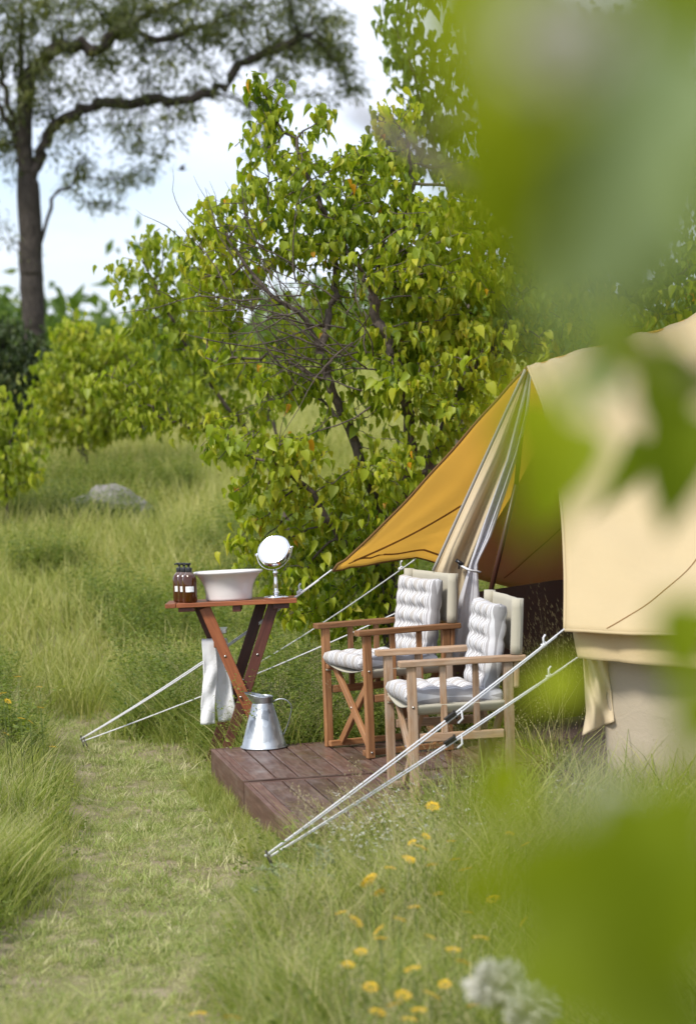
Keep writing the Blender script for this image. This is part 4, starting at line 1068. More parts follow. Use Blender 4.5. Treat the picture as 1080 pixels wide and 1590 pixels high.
simple_bush('grey green thicket on the rise behind the granite rock', 42.0, 250, [[(250, 640), (240, 600)], [(250, 640), (290, 610)], [(250, 640), (205, 610)]],
            [(250, 590, 40, 34, 42, .9), (290, 600, 40, 34, 42, .8), (205, 600, 36, 34, 42, .8), (330, 590, 40, 40, 42, .8), (240, 640, 60, 20, 42, .7)], 130, MAT['leaf_deep'], .13, per=6, spread=.13, step=.16, kill=.2, infl=1.0)
D3 = 21.5
simple_bush('tall darker green tree behind the many stemmed bush reaching out of view', D3, 730,
            [[(725, 700), (720, 500), (700, 320), (660, 180), (625, 60)], [(720, 500), (780, 330), (800, 160), (790, 20)], [(720, 500), (850, 360), (940, 220), (980, 60)], [(700, 320), (650, 240), (600, 200)]],
            [(622, 50, 46, 70, D3, .5), (655, 140, 52, 56, D3, .5), (596, 195, 28, 26, D3, .3), (640, -20, 60, 50, D3, .5), (740, 90, 84, 90, D3, .7), (720, 220, 76, 70, D3, .7), (860, 90, 90, 100, D3, .7), (980, 80, 90, 90, D3, .7), (1060, 180, 60, 110, D3, .6), (830, 250, 90, 70, D3, .7), (960, 260, 90, 80, D3, .7)],
            320, MAT['leaf_deep'], .10, per=3.2, spread=.13, step=.11, kill=.145, infl=.8, group=None, cat='tree', name='leafy_tree', bt=.55)

# ------------------------------------------------------------------ tall tree beyond the meadow
DT = 45.0
bT = gnd(53, DT)
polys = [[bT] + pl_([(54, 560), (51, 480), (48, 400), (45, 300), (38, 230), (30, 150), (34, 60), (36, -60)], DT),
         [at(47, 290, DT)] + pl_([(60, 236), (85, 202), (115, 176), (165, 160), (215, 158), (270, 150), (328, 148), (362, 116), (420, 82), (480, 60)], DT),
         [at(38, 230, DT)] + pl_([(44, 115), (80, 86), (130, 72), (152, 79), (190, 46), (240, 20), (300, -10)], DT),
         [at(42, 262, DT)] + pl_([(16, 172), (0, 108), (-30, 40)], DT), [at(45, 300, DT)] + pl_([(20, 204), (-20, 150), (-60, 130)], DT),
         [at(49, 390, DT)] + pl_([(62, 380), (73, 338), (82, 306), (105, 290), (132, 274)], DT), [at(48, 398, DT)] + pl_([(20, 371), (0, 340), (-30, 300)], DT),
         [at(328, 148, DT)] + pl_([(370, 156), (400, 172), (430, 200)], DT), [at(190, 46, DT)] + pl_([(240, 60), (300, 48), (360, 20)], DT)]
bl = [(95, 25, 100, 42, DT, 1.5), (220, 30, 80, 50, DT, 1.5), (320, 35, 80, 50, DT, 1.5), (420, 30, 80, 50, DT, 1.5), (500, 60, 70, 60, DT + 1, 1.5), (540, 120, 40, 50, DT + 1, 1), (450, 120, 50, 40, DT, 1),
      (200, 100, 60, 36, DT, 1.2, .6), (290, 110, 60, 36, DT, 1.2, .6), (205, 205, 46, 36, DT, .9), (225, 262, 34, 38, DT, .8), (175, 300, 28, 26, DT, .7), (280, 190, 36, 36, DT, .9, .8), (60, 130, 60, 56, DT, 1.4, .7), (15, 60, 60, 70, DT, 1.5, .8),
      (5, 220, 34, 66, DT, 1, .6), (112, 250, 34, 44, DT, .9, .7), (140, 318, 16, 14, DT, .4), (395, 175, 34, 22, DT, .6), (395, 225, 20, 22, DT, .5), (305, 180, 16, 20, DT, .4), (120, 200, 44, 30, DT, .9, .8), (-50, 150, 60, 120, DT, 1.5, .5), (-30, 20, 70, 60, DT, 1.5, .5), (340, -40, 180, 30, DT, 1.5, .5), (100, 110, 70, 40, DT, 1.2, .5)]
woody('tall_tree', 'tall dark trunked tree with fine feathery leaves standing far across the meadow', 'tree', None, bT, polys, bl, 34, .18, 1.4, .235, .009, LANCE, MAT['leaf_acacia'], MAT['bark_tall'],
      24, .03, .12, .3, .30, droop=.35, e=2.0, twig_sep=.03, base_t=.45, amp=.25, nt=.18, rbase=.23, tip_bonus=1.5)

# ------------------------------------------------------------------ far tree line
n = 1100
D_ = rng.uniform(85, 150, n); px_ = rng.uniform(-500, 1500, n); pos = []
for i in range(n):
    c_ = at(px_[i], 600, D_[i]); c_[2] = float(hgt(c_[0], c_[1])) + rng.uniform(.3, 4.2) * rng.random() ** .5 * (.7 + .5 * math.sin(px_[i] * .011 + 2) ** 2); pos.append(c_)
pos = np.array(pos); pos = np.repeat(pos, 26, 0) + rng.normal(0, .75, (n * 26, 3)) * np.array([1.2, 1, .8])
B = orient(rng.normal(0, 1, pos.shape), rng.normal(0, 1, pos.shape))
o = link_mesh('treeline', leaves_mesh('treeline', DIAM, pos, B, rng.uniform(.5, 1.0, len(pos)), MAT['leaf_deep'], clump_tint(pos, .3, .45, .3, .15))); tag(o, 'dark scrub along the horizon past the meadow', None, None, 'stuff')

# ================================================================== GRASS
hidden = bpy.data.collections.new('grass_kinds')
def blade_clump(name, n, rad, h0, h1, w, mat, lean=.35, curl=.5, seg=3, straw=.25, seeds=0, ssz=1.0):
    Vs = []; Fs = []; Ts = []; b = 0
    for i in range(n):
        a = rng.random() * 6.283; rr = rad * rng.random() ** .6; x0, y0 = rr * math.cos(a), rr * math.sin(a)
        h = rng.uniform(h0, h1); la = a + rng.normal(0, 1.0); le = lean * rng.random() ** .8; cu = curl * rng.random()
        t_ = np.clip(rng.normal(.35, .16), 0, 1) if rng.random() > straw else rng.uniform(.7, 1); ww = w * rng.uniform(.6, 1.2); fa = rng.random() * 3.14
        fx, fy = math.cos(fa), math.sin(fa)
        pts = []
        for k in range(seg + 1):
            s = k / seg; off = h * (le * s + cu * s * s * .7); z = h * s * (1 - .28 * cu * s - .18 * le * s)
            pts.append((x0 + off * math.cos(la), y0 + off * math.sin(la), z))
        for k, p in enumerate(pts):
            q = ww * (1 - (k / seg) ** 1.5) * .5
            if k < seg: Vs += [(p[0] - fx * q, p[1] - fy * q, p[2]), (p[0] + fx * q, p[1] + fy * q, p[2])]; Ts += [t_, t_]
            else: Vs.append(p); Ts.append(t_)
        for k in range(seg - 1): Fs.append((b + 2 * k, b + 2 * k + 1, b + 2 * k + 3, b + 2 * k + 2))
        Fs.append((b + 2 * seg - 2, b + 2 * seg - 1, b + 2 * seg, b + 2 * seg)); b += 2 * seg + 1
        if i < seeds:        # loose seed head on a stalk
            top = np.array(pts[-1]); dr = np.array(pts[-1]) - np.array(pts[-2]); dr /= np.linalg.norm(dr)
            for m_ in range(26):
                s = m_ / 26; c_ = top - dr * h * .34 * (1 - s); az = m_ * 2.4
                o_ = c_ + np.array([math.cos(az), math.sin(az), .5]) * h * .10 * (1 - .7 * s)
                for p in (c_, c_ + (0.0006, 0.0006, 0), o_): Vs.append(tuple(p)); Ts.append(.8)
                Fs.append((b, b + 1, b + 2, b + 2)); b += 3
                for p in (o_ + (.0016 * ssz, 0, 0), o_ + (0, .0016 * ssz, .003), o_ + (-.0016 * ssz, 0, .008 * ssz), o_ + (0, -.0016 * ssz, .003)): Vs.append(tuple(p)); Ts.append(.95)
                Fs.append((b, b + 1, b + 2, b + 3)); b += 4
    me = bpy.data.meshes.new(name); me.from_pydata(Vs, [], [f if f[2] != f[3] else f[:3] for f in Fs])
    at_ = me.attributes.new('tint', 'FLOAT', 'POINT'); at_.data.foreach_set('value', np.array(Ts, np.float32)); me.materials.append(mat)
    o = bpy.data.objects.new(name, me); return o
def herb_clump(name, n, h0, h1, leaf, mat, tpl, flowers=None):
    pos = []; yd = []; nn = []; sz = []; mb = []; 
    for i in range(n):
        a = rng.random() * 6.283; h = rng.uniform(h0, h1); le = rng.uniform(.05, .55); x0 = rng.normal(0, .05); y0 = rng.normal(0, .05)
        for k in range(int(h / (leaf * .42))):
            s = (k + .5) / (h / (leaf * .42)); c_ = np.array([x0 + h * le * s * math.cos(a), y0 + h * le * s * math.sin(a), h * s * (1 - .2 * le)])
            b_ = rng.random() * 6.283; pos.append(c_ + rng.normal(0, .008, 3)); yd.append((math.cos(b_), math.sin(b_), rng.uniform(-.2, .7))); nn.append((0, 0, 1) + rng.normal(0, .35, 3)); sz.append(leaf * rng.uniform(.6, 1.25) * (1 - .45 * s))
            mb.append((c_, (k == 0)))
    pos = np.array(pos); me = leaves_mesh(name, tpl, pos, orient(np.array(yd), np.array(nn)), np.array(sz), mat, np.clip(rng.normal(.45, .2, len(pos)), 0, 1))
    return bpy.data.objects.new(name, me)
def scatter(name, label, pts, yaw_, tilt, sc, protos, pickf=None):
    col = bpy.data.collections.new(name + '_kinds')
    for p_ in protos: col.objects.link(p_)
    pts = np.asarray(pts, np.float32); n = len(pts)
    me = bpy.data.meshes.new(name); me.vertices.add(n); me.vertices.foreach_set('co', pts.ravel())
    r_ = np.stack([rng.normal(0, tilt, n), rng.normal(0, tilt, n), yaw_], 1).astype(np.float32)
    a = me.attributes.new('rot', 'FLOAT_VECTOR', 'POINT'); a.data.foreach_set('vector', r_.ravel())
    a = me.attributes.new('sc', 'FLOAT', 'POINT'); a.data.foreach_set('value', np.asarray(sc, np.float32))
    a = me.attributes.new('pick', 'INT', 'POINT'); a.data.foreach_set('value', (rng.integers(0, len(protos), n) if pickf is None else np.clip((pickf * len(protos) + rng.normal(0, 1.0, n)).astype(int), 0, len(protos) - 1)).astype(np.int32))
    o = link_mesh(name, me); tag(o, label, None, None, 'stuff')
    ng = bpy.data.node_groups.new(name, 'GeometryNodeTree')
    ng.interface.new_socket('Geometry', in_out='INPUT', socket_type='NodeSocketGeometry'); ng.interface.new_socket('Geometry', in_out='OUTPUT', socket_type='NodeSocketGeometry')
    gi = ng.nodes.new('NodeGroupInput'); go_ = ng.nodes.new('NodeGroupOutput'); ip = ng.nodes.new('GeometryNodeInstanceOnPoints')
    ci = ng.nodes.new('GeometryNodeCollectionInfo'); ci.inputs['Collection'].default_value = col; ci.inputs['Separate Children'].default_value = True; ci.inputs['Reset Children'].default_value = True
    def na(nm, ty):
        x = ng.nodes.new('GeometryNodeInputNamedAttribute'); x.data_type = ty; x.inputs['Name'].default_value = nm; return x.outputs['Attribute']
    e2r = ng.nodes.new('FunctionNodeEulerToRotation'); l = ng.links.new
    l(gi.outputs[0], ip.inputs['Points']); l(ci.outputs[0], ip.inputs['Instance']); ip.inputs['Pick Instance'].default_value = True
    l(na('pick', 'INT'), ip.inputs['Instance Index']); l(na('rot', 'FLOAT_VECTOR'), e2r.inputs[0]); l(e2r.outputs[0], ip.inputs['Rotation']); l(na('sc', 'FLOAT'), ip.inputs['Scale'])
    l(ip.outputs[0], go_.inputs[0])
    mo = o.modifiers.new('scatter', 'NODES'); mo.node_group = ng
    return o
def deck_xy(x, y):       # deck frame coordinates
    c_, s_ = math.cos(DA), math.sin(DA); dx, dy = x - BL[0], y - BL[1]
    return dx * c_ + dy * s_, -(-dx * s_ + dy * c_)
TENT_FOOT = np.array([(.50, 13.0), (1.1, 12.0), (1.14, 10.82), (1.62, 10.58), (2.3, 10.43), (3.4, 11.0), (4.1, 12.3), (4.0, 14.2), (3.2, 14.9), (2.1, 15.05), (1.05, 14.2)])
def free(x, y, pad=.0):
    u_, v_ = deck_xy(x, y)
    on_deck = (u_ > -.02 - pad) & (u_ < 1.54) & (v_ > -.02) & (v_ < VSEAM + 1.32)
    return ~on_deck & ~pts_in(TENT_FOOT, x, y)
def samp(n, x0, x1, y0, y1):
    return rng.uniform(x0, x1, n), rng.uniform(y0, y1, n)
def fld(x, y, s, ph=0):      # smooth patchiness 0..1
    return .5 + .5 * np.sin(x * s + 1.9 * np.sin(y * s * .7 + ph)) * np.sin(y * s * 1.2 + ph + 1.1 * np.sin(x * s * .6))

# mown grass of the path
x, y = samp(30000, -2.4, 1.6, 6.6, 15.6); sdv = path_sd(x, y)
k = (sdv < .22) & free(x, y) & (rng.random(len(x)) < np.where(fld(x, y, 5.5) * .5 + fld(x, y, 15, 2) * .5 > .34, .9, .25))
x, y = x[k], y[k]
scatter('short_grass', 'short dry mown grass of the path', np.stack([x, y, hgt(x, y) - .027], 1), rng.random(len(x)) * 6.28, .25, rng.uniform(.5, 1.0, len(x)) + .8 * (rng.random(len(x)) < .10),
        [blade_clump('short_tuft', 30, .05, .010, .042, .0030, MAT['grass_lawn'], 1.2, .9, 2, [.10, .14, .2, .28, .4, .62, .92][q]) for q in range(7)])
# tall grass near
x, y = samp(30000, -2.9, 3.0, 4.6, 16.5); sdv = path_sd(x, y)
w_ = np.maximum(sstep(-.04, .20, sdv), .05 * (rng.random(len(x)) < .5))
hh = .55 + .65 * fld(x, y, 2.3, 1) ; hh *= .22 + .78 * sstep(-.05, .42, sdv)
u_, v_ = deck_xy(x, y)
side_ = (u_ < 0) & (u_ > -.35) & (v_ > -.05) & (v_ < 2.3)      # kept short beside the deck
hh *= np.where(side_, .42, 1.0)
near_front = (v_ > VSEAM + 1.30) & (v_ < VSEAM + 2.4) & (u_ > -.3)
hh *= np.where(near_front, .72 + .62 * sstep(.2, 1.0, u_), 1.0)
tent_front = (x > 1.0) & (y < 10.9); hh *= np.where(tent_front, 1.15, 1.0)
dens = np.where(y > 12.6, .38, .62)
k = free(x, y) & (rng.random(len(x)) < w_ * dens) & (np.abs(x) < .19 * y + .5)
x, y, hh = x[k], y[k], hh[k]
TG = [blade_clump('tall_tuft', 26 if q % 2 else 17, .085, .14, .48, .0062 if q % 2 else .0105, MAT['grass_tall'], .5, .8, 4, [.05, .12, .2, .32, .5, .8][q]) for q in range(6)]
scatter('tall_grass', 'tall green grass either side of the path', np.stack([x, y, hgt(x, y) - .01], 1), rng.random(len(x)) * 6.28, .08, hh, TG, .75 * fld(x, y, 2.9, 5) ** 1.3)
# tufts crowding the deck's sides
c_, s_ = math.cos(DA), math.sin(DA)
uu = -.012 - .16 * rng.random(330) ** 2; vv = rng.uniform(.0, 2.5, 330); x = BL[0] + uu * c_ + vv * s_; y = BL[1] + uu * s_ - vv * c_
scatter('edge_grass', 'short tufts of grass crowding the deck side', np.stack([x, y, hgt(x, y) - .01], 1), rng.random(len(x)) * 6.28, .1, rng.uniform(.10, .27, len(x)) * np.where(vv > 1.9, 1.4, 1), [blade_clump('edge_tuft', 22, .05, .16, .46, .011, MAT['grass_tall'], .6, .8, 3, .35) for _ in range(4)])
# broad leaved weeds here and there in the near grass and on the path
x, y = samp(900, -2.2, 2.0, 6.4, 12.4); sdv = path_sd(x, y); k = free(x, y, .05) & (rng.random(len(x)) < np.where(sdv < .05, .10, .55)) & (np.abs(x) < .19 * y); x, y, sdv = x[k], y[k], sdv[k]
scatter('grass_weeds', 'small leafy weeds among the near grass', np.stack([x, y, hgt(x, y) - .015], 1), rng.random(len(x)) * 6.28, .15, np.where(sdv < .05, .25, rng.uniform(.5, 1.1, len(x))), [herb_clump('weed', 7, .10, .34, .038, MAT['herb'], OVAL) for _ in range(4)])
# seeding stalks
x, y = samp(1300, -2.6, 2.4, 6.2, 15); sdv = path_sd(x, y); k = free(x, y) & (sdv > .25) & (np.abs(x) < .19 * y)
x, y = x[k], y[k]
SG = [blade_clump('seed_stalks', 5, .05, .38, .66, .0028, MAT['grass_seed'], .55, .55, 4, .6, seeds=4) for _ in range(4)]
scatter('seeding_grass', 'thin seeding grass stalks over the tall grass', np.stack([x, y, hgt(x, y) - .01], 1), rng.random(len(x)) * 6.28, .1, rng.uniform(.6, 1.15, len(x)), SG)
# meadow
x, y = samp(17000, -13, 7, 15.2, 52); k = (np.abs(x) < .19 * y + 1.0) & free(x, y) & ~((np.abs(x - at(170, 740, 24.6)[0]) < .72) & (y > 23.2) & (y < 24.9)); x, y = x[k], y[k]
MG = [blade_clump('meadow_tuft', 34, .22, .18, .46, .010, MAT['grass_far'], .5, .7, 3, [.05, .15, .3, .55, .9][q]) for q in range(5)]
scatter('meadow_grass', 'pale meadow grass rolling back to the bushes', np.stack([x, y, hgt(x, y) - .02], 1), rng.random(len(x)) * 6.28, .08, (.7 + .5 * fld(x, y, .8, 2)) * (1 + .012 * (y - 15)), MG, np.clip(.15 + .75 * fld(x, y, .75, 3) ** 1.2 + .02 * (y - 22), 0, 1))
x, y = samp(9000, -45, 45, 50, 150); k = (np.abs(x) < .2 * y + 4); x, y = x[k], y[k]
FG = [blade_clump('far_tuft', 26, .9, .3, .75, .05, MAT['grass_far'], .5, .6, 2, .35) for _ in range(3)]
scatter('far_meadow_grass', 'pale grass on the far rise', np.stack([x, y, hgt(x, y) - .03], 1), rng.random(len(x)) * 6.28, .05, rng.uniform(.8, 1.4, len(x)), FG)
# herbs behind the washstand and through the left meadow
HB = [herb_clump('herb', 9, .16, .46, .034, MAT['herb'], OVAL) for _ in range(4)] + [herb_clump('herb', 12, .2, .5, .022, MAT['herb'], OVAL) for _ in range(2)]
x, y = samp(10000, -4.5, 1.2, 12.6, 26); sdv = path_sd(x, y)
pz = fld(x, y, 1.25, 4) * .75 + np.where((y < 16) & (x > -1.1), .35, 0)
k = free(x, y, .1) & (sdv > .25) & (pz > .40) & (np.abs(x) < .17 * y + .4); x, y = x[k], y[k]
scatter('meadow_herbs', 'leafy green herbs growing among the meadow grass', np.stack([x, y, hgt(x, y) - .01], 1), rng.random(len(x)) * 6.28, .1, rng.uniform(.7, 1.4, len(x)), HB)
# tiny white flowers before the deck
x, y = samp(130, -.1, 1.4, 9.2, 10.6); k = free(x, y) & (fld(x, y, 5, 1) > .45); x, y = x[k], y[k]
def tiny(nm):
    pos = []; 
    for i in range(9):
        a = rng.random() * 6.28; h = rng.uniform(.16, .34)
        for q in range(6): pos.append((h * .35 * math.cos(a) + .006 * math.cos(q), h * .35 * math.sin(a) + .006 * math.sin(q), h))
    pos = np.array(pos); me = leaves_mesh(nm, DIAM, pos, orient(rng.normal(0, 1, pos.shape), rng.normal(0, 1, pos.shape)), np.full(len(pos), .008), MAT['petal_white'], rng.random(len(pos)))
    return bpy.data.objects.new(nm, me)
scatter('small_white_flowers', 'tiny white flowers in the grass edge of the deck', np.stack([x, y, hgt(x, y)], 1), rng.random(len(x)) * 6.28, .1, rng.uniform(.8, 1.1, len(x)), [tiny('white_bloom') for _ in range(3)])

# ------------------------------------------------------------------ yellow flowers, one by one
def bloom_mesh():
    pos = []; yd = []; nn = []
    for i in range(26):
        a = i * 2.39996; r_ = .024 * math.sqrt(i / 26); pos.append((r_ * math.cos(a), r_ * math.sin(a), .012 - r_ * .25)); yd.append((math.cos(a), math.sin(a), .35)); nn.append((0, 0, 1))
    pos = np.array(pos); return leaves_mesh('bloom', DIAM, pos, orient(np.array(yd, float), np.array(nn, float)), np.full(26, .019), MAT['petal'], rng.random(26))
bm_me = [bloom_mesh() for _ in range(3)]
def flower(px, py, D, label, group, h=None, sc=1.0):
    p = at(px, py, D); gz = float(hgt(p[0], p[1]))
    e = empty('yellow_wildflower', (p[0], p[1], gz), (0, 0, 0), label, 'flower', group)
    H_ = max(.05, p[2] - gz); q = rng.normal(0, .03, 2)
    mb = MB().tube([(q[0], q[1], 0), (q[0] * .4, q[1] * .4, H_ * .5), (0, 0, H_)], [.0022, .0018, .0014], 5)
    mb.build('stem', MAT['herb'], e, True)
    link_mesh('bloom', random.choice(bm_me), e, (0, 0, H_), (rng.normal(0, .3), rng.normal(0, .3), rng.random() * 6), (sc,) * 3)
FL = [(671, 1254), (790, 1296), (815, 1312), (640, 1310), (633, 1335), (652, 1318), (637, 1337), (670, 1345), (706, 1336), (722, 1352), (572, 1372), (590, 1388), (643, 1411), (550, 1433), (590, 1446), (590, 1460),
      (667, 1457), (703, 1478), (812, 1433), (717, 1497), (641, 1508), (625, 1548), (613, 1563), (650, 1572), (668, 1548), (635, 1586), (725, 1420), (700, 1308), (576, 1366), (540, 1500), (575, 1535), (690, 1530), (530, 1420), (560, 1480), (605, 1350), (680, 1390), (745, 1460), (620, 1430), (585, 1575), (735, 1565), (660, 1300), (765, 1400)]
for px, py in FL:
    D = np.interp(py, [1250, 1590], [8.9, 6.2]) + rng.normal(0, .12)
    flower(px, py, D, 'yellow wildflower in the tall grass before the deck', 'yellow wildflowers before the deck', sc=.62 * rng.uniform(.8, 1.25))
for px, py in [(62, 1068), (12, 1090), (33, 1117), (47, 1122), (63, 1100), (82, 1161), (5, 1078), (10, 1141), (28, 1052)]:
    flower(px, py, 12.2 + rng.normal(0, .3), 'small yellow wildflower in the tall grass across the path from the washstand', 'yellow wildflowers across the path', sc=.55)
for px, py in [(308, 1578), (360, 1584)]:
    flower(px, py, 7.1, 'yellow wildflower low in the grass at the near end of the path', 'yellow wildflowers at the near path end', sc=.8)

# ------------------------------------------------------------------ silvery herb in front of the deck
sb = on(450, 1400, .0); e = empty('silver_herb', tuple(sb), (0, 0, 0), 'silvery feathery herb curling out of the grass before the rope ends', 'plant')
pos = []; yd = []; stm = MB(); Ds = float(sb[1]) - .05
for pts in ([(450, 1400), (440, 1370), (420, 1352), (398, 1350)], [(452, 1400), (470, 1370), (500, 1360), (522, 1366)], [(455, 1395), (490, 1340), (498, 1325), (485, 1312)], [(450, 1400), (430, 1385), (405, 1380), (390, 1385)], [(452, 1398), (505, 1345), (512, 1335), (500, 1316)], [(450, 1400), (455, 1370), (450, 1350), (425, 1345)]):
    P = [catmull([at(a, b, Ds) for a, b in pts], s) for s in np.linspace(0, 1, 26)]
    stm.tube([p - sb for p in P], [.003 * (1 - .7 * i / 26) for i in range(26)], 5)
    for i, p in enumerate(P[5:]):
        for s_ in (-1, 1, -1, 1):
            pos.append(p - sb); yd.append(np.array([s_ * .8, rng.normal(0, .5), .3]) + rng.normal(0, .3, 3))
stm.build('stem', MAT['silver'], e, True); pos = np.array(pos)
o = link_mesh('foliage', leaves_mesh('foliage', LANCE, pos, orient(np.array(yd), rng.normal(0, 1, pos.shape)), rng.uniform(.018, .032, len(pos)), MAT['silver'], rng.random(len(pos))), e); o['kind'] = 'stuff'

# ------------------------------------------------------------------ tall seeding grass plants beside the doorway and before the weathered chair
for px, py, h0, h1, n_, lab in ((868, 1172, .70, 1.02, 11, 'tall brown seeded grass plant standing before the dark tent doorway'), (838, 1180, .55, .85, 8, 'shorter seeded grass plant between the weathered chair and the tent doorway'), (655, 1262, .35, .60, 8, 'arching seeded grass plant before the front leg of the weathered chair'), (735, 1262, .4, .62, 7, 'seeded grass plant under the crossing guy ropes')):
    b_ = on(px, py, .0); e = empty('seed_grass', (b_[0], b_[1], 0), (0, 0, 0), lab, 'grass plant')
    o = blade_clump('stalks', n_, .05, h0, h1, .0045, MAT['grass_seed'], .35, .45, 5, .8, seeds=n_, ssz=2.6); COL.objects.link(o); o.parent = e

# ------------------------------------------------------------------ granite rock in the meadow
def rock(name, label, px0, px1, pt, pb, D, seed):
    c0 = at((px0 + px1) / 2, pb, D); c0[2] = float(hgt(c0[0], c0[1])); w = (px1 - px0) / FPX * D; h = at(540, pt, D)[2] - at(540, pb, D)[2]
    bm = bmesh.new(); bmesh.ops.create_icosphere(bm, subdivisions=4, radius=1.0); r_ = np.random.default_rng(seed); off = r_.random(3) * 9
    from mathutils import noise as mn
    for v in bm.verts:
        d = 1 + .30 * mn.noise(v.co * 1.3 + Vector(off)) + .12 * mn.noise(v.co * 4 + Vector(off)) + .05 * mn.noise(v.co * 11)
        v.co *= d; v.co.x *= w / 2; v.co.y *= w * .35; v.co.z = v.co.z * h * (1.0 if v.co.z > 0 else .3)
    me = bpy.data.meshes.new(name); bm.to_mesh(me); bm.free(); me.materials.append(MAT['granite'])
    o = link_mesh(name, me, None, tuple(c0 - V3((0, 0, .05)))); tag(o, label, 'rock'); return o
rock('granite_rock', 'low grey granite rock showing above the meadow grass below the bushes', 88, 250, 708, 764, 24.2, 5)

# ------------------------------------------------------------------ bird
bp = at(283, 263, 40.0); e = empty('flying_bird', tuple(bp), (0, 0, math.radians(200)), 'small dark bird flying between the tall tree and the bush', 'bird')
MB().lathe([(.001, -.07), (.012, -.055), (.020, -.02), (.022, .01), (.014, .045), (.013, .06), (.006, .075), (.001, .085)], 12).build('body', MAT['black'], e, True)
kids(e)[0].rotation_euler = (0, math.radians(90), 0)
for s_ in (-1, 1):
    mb = MB(); mb.grid(lambda u, v, s_=s_: (.025 - .05 * v * (1 - .5 * u) - .035 * u * u, s_ * .015 + s_ * .11 * u, .07 * math.sin(u * 1.5) + .004 * math.sin(v * 3)), 6, 3)
    mb.build('wing', MAT['black'], e, True, solid=.003)
MB().grid(lambda u, v: (-.06 - .05 * u, (v - .5) * (.02 + .03 * u), 0), 2, 2).build('tail', MAT['black'], e, True, solid=.003)

# ================================================================== NEAR BRANCHES (far out of focus)
def front_spray(label, stem_pts, leaves, mat=None, r=.004, group='leafy sprays close to the lens', kind='heart', barkm='bark'):
    base = at(*stem_pts[0]); e = empty('leafy_branch', tuple(base), (0, 0, 0), label, 'branch', group)
    P = [catmull([at(*p) for p in stem_pts], s) - base for s in np.linspace(0, 1, 24)]
    MB().tube(P, [r * (1 - .6 * i / 24) for i in range(24)], 7).build('stem', MAT[barkm], e, True)
    T = leaf_template(kind)
    # finer leaf: subdivide the template smoothly
    for (px, py, D, L, ang, face, tint, mm) in leaves:
        p = at(px, py, D); a = math.radians(ang)
        y = _r * math.sin(a) + _u * math.cos(a) + _fw * rng.normal(0, .18)
        nrm_ = -_fw + _r * face + _u * (.5 + rng.normal(0, .2))
        B = orient(y[None], nrm_[None])[0]; s = L / FPX * D
        me = np_mesh('leaf', T[0], T[1], MAT[mm or 'leaf_front'], True, tint=np.full(len(T[0]), tint))
        o = bpy.data.objects.new('leaf', me); COL.objects.link(o); o.parent = e
        q = np.eye(4); q[:3, :3] = B * s; q[:3, 3] = p - y / np.linalg.norm(y) * s * .5 - base
        o.matrix_local = Matrix(q.tolist())
        o.modifiers.new('sub', 'SUBSURF').render_levels = 1
    return e
# px, py: middle of the leaf; L: length in photo pixels; ang: tip direction, clockwise from up
front_spray('large blurred leaves of a near branch hanging over the tent roof from above', [(1180, -60, .80), (1000, 120, .80), (880, 300, .85), (800, 420, .9)], [
    (740, 60, .78, 330, 200, .2, .62, None), (790, 190, .80, 360, 190, -.2, .55, None), (770, 330, .85, 300, 160, .2, .50, None), (850, 120, .74, 320, 215, .3, .66, None), (900, 260, .80, 340, 170, 0, .42, None), (850, 390, .85, 300, 185, .3, .40, None),
    (960, 100, .72, 300, 150, .1, .30, None), (1010, 230, .70, 360, 205, .3, .5, 'leaf_sage'), (930, 400, .72, 330, 215, .3, .4, 'leaf_sage'), (1030, 380, .80, 280, 190, 0, .22, None), (1060, 80, .78, 320, 170, .2, .3, None), (850, -20, .74, 300, 120, .2, .5, None), (1050, 300, .9, 300, 160, 0, .2, None), (700, -10, .85, 230, 230, 0, .6, None)])
front_spray('blurred green leaves dangling in front of the tent roof panel', [(1140, 560, 1.5), (1040, 590, 1.5), (960, 560, 1.5), (890, 640, 1.5)], [
    (985, 560, 1.55, 150, 120, .2, .45, None), (1035, 640, 1.6, 190, 165, .1, .25, None), (1045, 740, 1.7, 210, 178, .3, .18, None), (1070, 590, 1.5, 150, 100, 0, .2, None), (905, 602, 1.35, 110, 230, .9, .7, 'leaf_sage'), (880, 735, 1.45, 170, 195, .2, .48, None), (958, 745, 2.2, 150, 200, 1.6, .25, None), (826, 690, 1.0, 200, 190, 0, .62, None), (832, 780, 1.0, 170, 170, .2, .58, None), (930, 545, 1.3, 110, 180, .2, .5, None), (1085, 700, 1.4, 120, 200, 0, .2, None)])
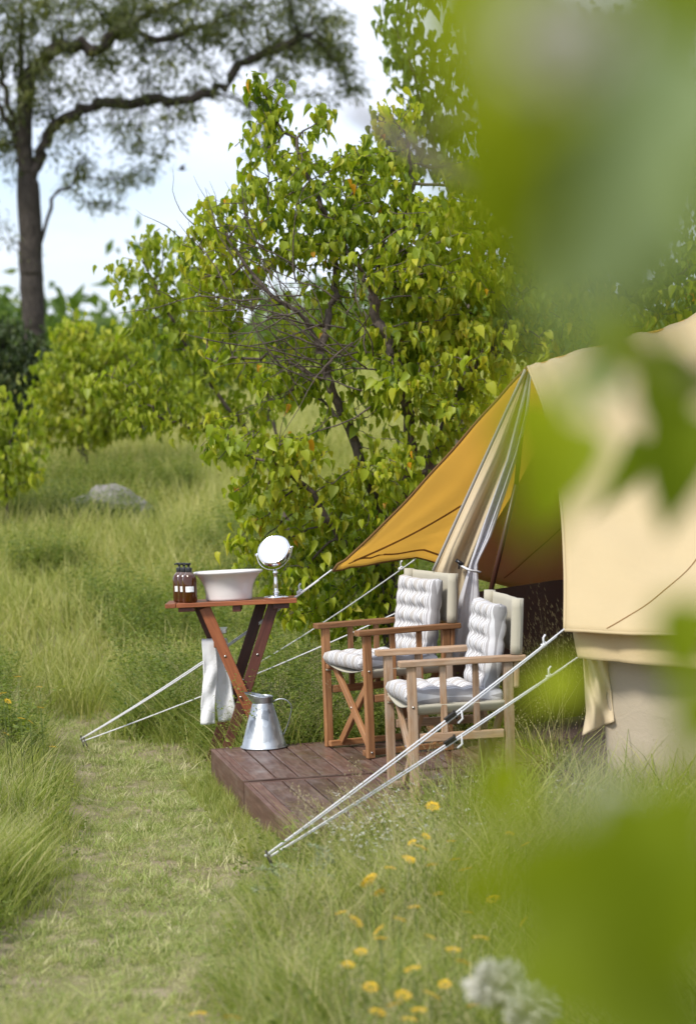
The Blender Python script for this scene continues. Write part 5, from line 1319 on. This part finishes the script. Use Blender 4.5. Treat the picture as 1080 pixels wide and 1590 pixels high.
front_spray('blurred green leaves at the foot of the tent wall', [(1150, 1640, 1.0), (1010, 1480, 1.0), (900, 1330, 1.05), (780, 1250, 1.1)], [
    (850, 1070, 1.25, 130, 260, .1, .62, None), (770, 1235, 1.05, 165, 200, .1, .55, None), (728, 1390, 1.05, 130, 185, .2, .60, None), (870, 1420, .82, 300, 150, 0, .40, None), (960, 1350, .85, 280, 200, .2, .35, None), (1040, 1450, .78, 340, 190, 0, .25, None), (940, 1540, .80, 340, 120, .2, .28, None), (1060, 1310, .9, 220, 160, 0, .34, None), (1050, 1580, .8, 300, 100, 0, .2, None), (1060, 1010, 1.3, 170, 185, 0, .35, None), (1080, 1130, 1.2, 150, 190, 0, .35, None), (980, 1470, .9, 260, 240, .2, .32, None)])
# bare dark twig crossing in front of the bush top
tb = at(1010, 430, 1.9); e = empty('bare_branch', tuple(tb), (0, 0, 0), 'dark bare blurred branch slanting across the top of the bush', 'branch')
MB().tube([catmull([at(1010, 430, 1.9), at(820, 330, 2.0), at(700, 275, 2.1), at(600, 205, 2.3), at(545, 170, 2.4)], s) - tb for s in np.linspace(0, 1, 24)], [.011 * (1 - .6 * i / 24) for i in range(24)], 8).build('stem', MAT['bark'], e, True)
MB().tube([catmull([at(625, 222, 2.28), at(690, 190, 2.2), at(790, 175, 2.1), at(860, 200, 2.0)], s) - tb for s in np.linspace(0, 1, 20)], [.007 * (.5 + .5 * i / 20) for i in range(20)], 8).build('side_shoot', MAT['bark'], e, True)
# pale flower heads
def fluffy(px, py, D, rad, label, n=170):
    c0 = at(px, py, D); e = empty('pale_flower', tuple(c0), (0, 0, 0), label, 'flower', 'pale flower heads near the lens')
    pos = rng.normal(0, 1, (n, 3)); pos /= np.linalg.norm(pos, axis=1, keepdims=True); pos *= (rad * (.45 + .55 * rng.random((n, 1)))) * np.array([1, .8, .75])
    link_mesh('bloom', leaves_mesh('bloom', OVAL, pos, orient(pos + rng.normal(0, rad * .4, pos.shape), rng.normal(0, 1, pos.shape)), np.full(n, rad * .75), MAT['fluff'], rng.random(n)), e)
    MB().tube([(0, 0, 0), (.004, 0, -rad * 3), (.02, 0, -rad * 9)], [.003, .003, .004], 6).build('stem', MAT['herb'], e, True)
fluffy(872, 58, .64, .0105, 'pale blurred flower head among the large leaves overhead')
fluffy(945, 1232, .90, .0095, 'pale blurred flower head against the tent wall foot')
fluffy(768, 1528, 4.6, .040, 'grey white woolly flower head in the near grass, the taller of two', 260)
fluffy(822, 1568, 4.5, .038, 'grey white woolly flower head in the near grass, the lower of two', 260)
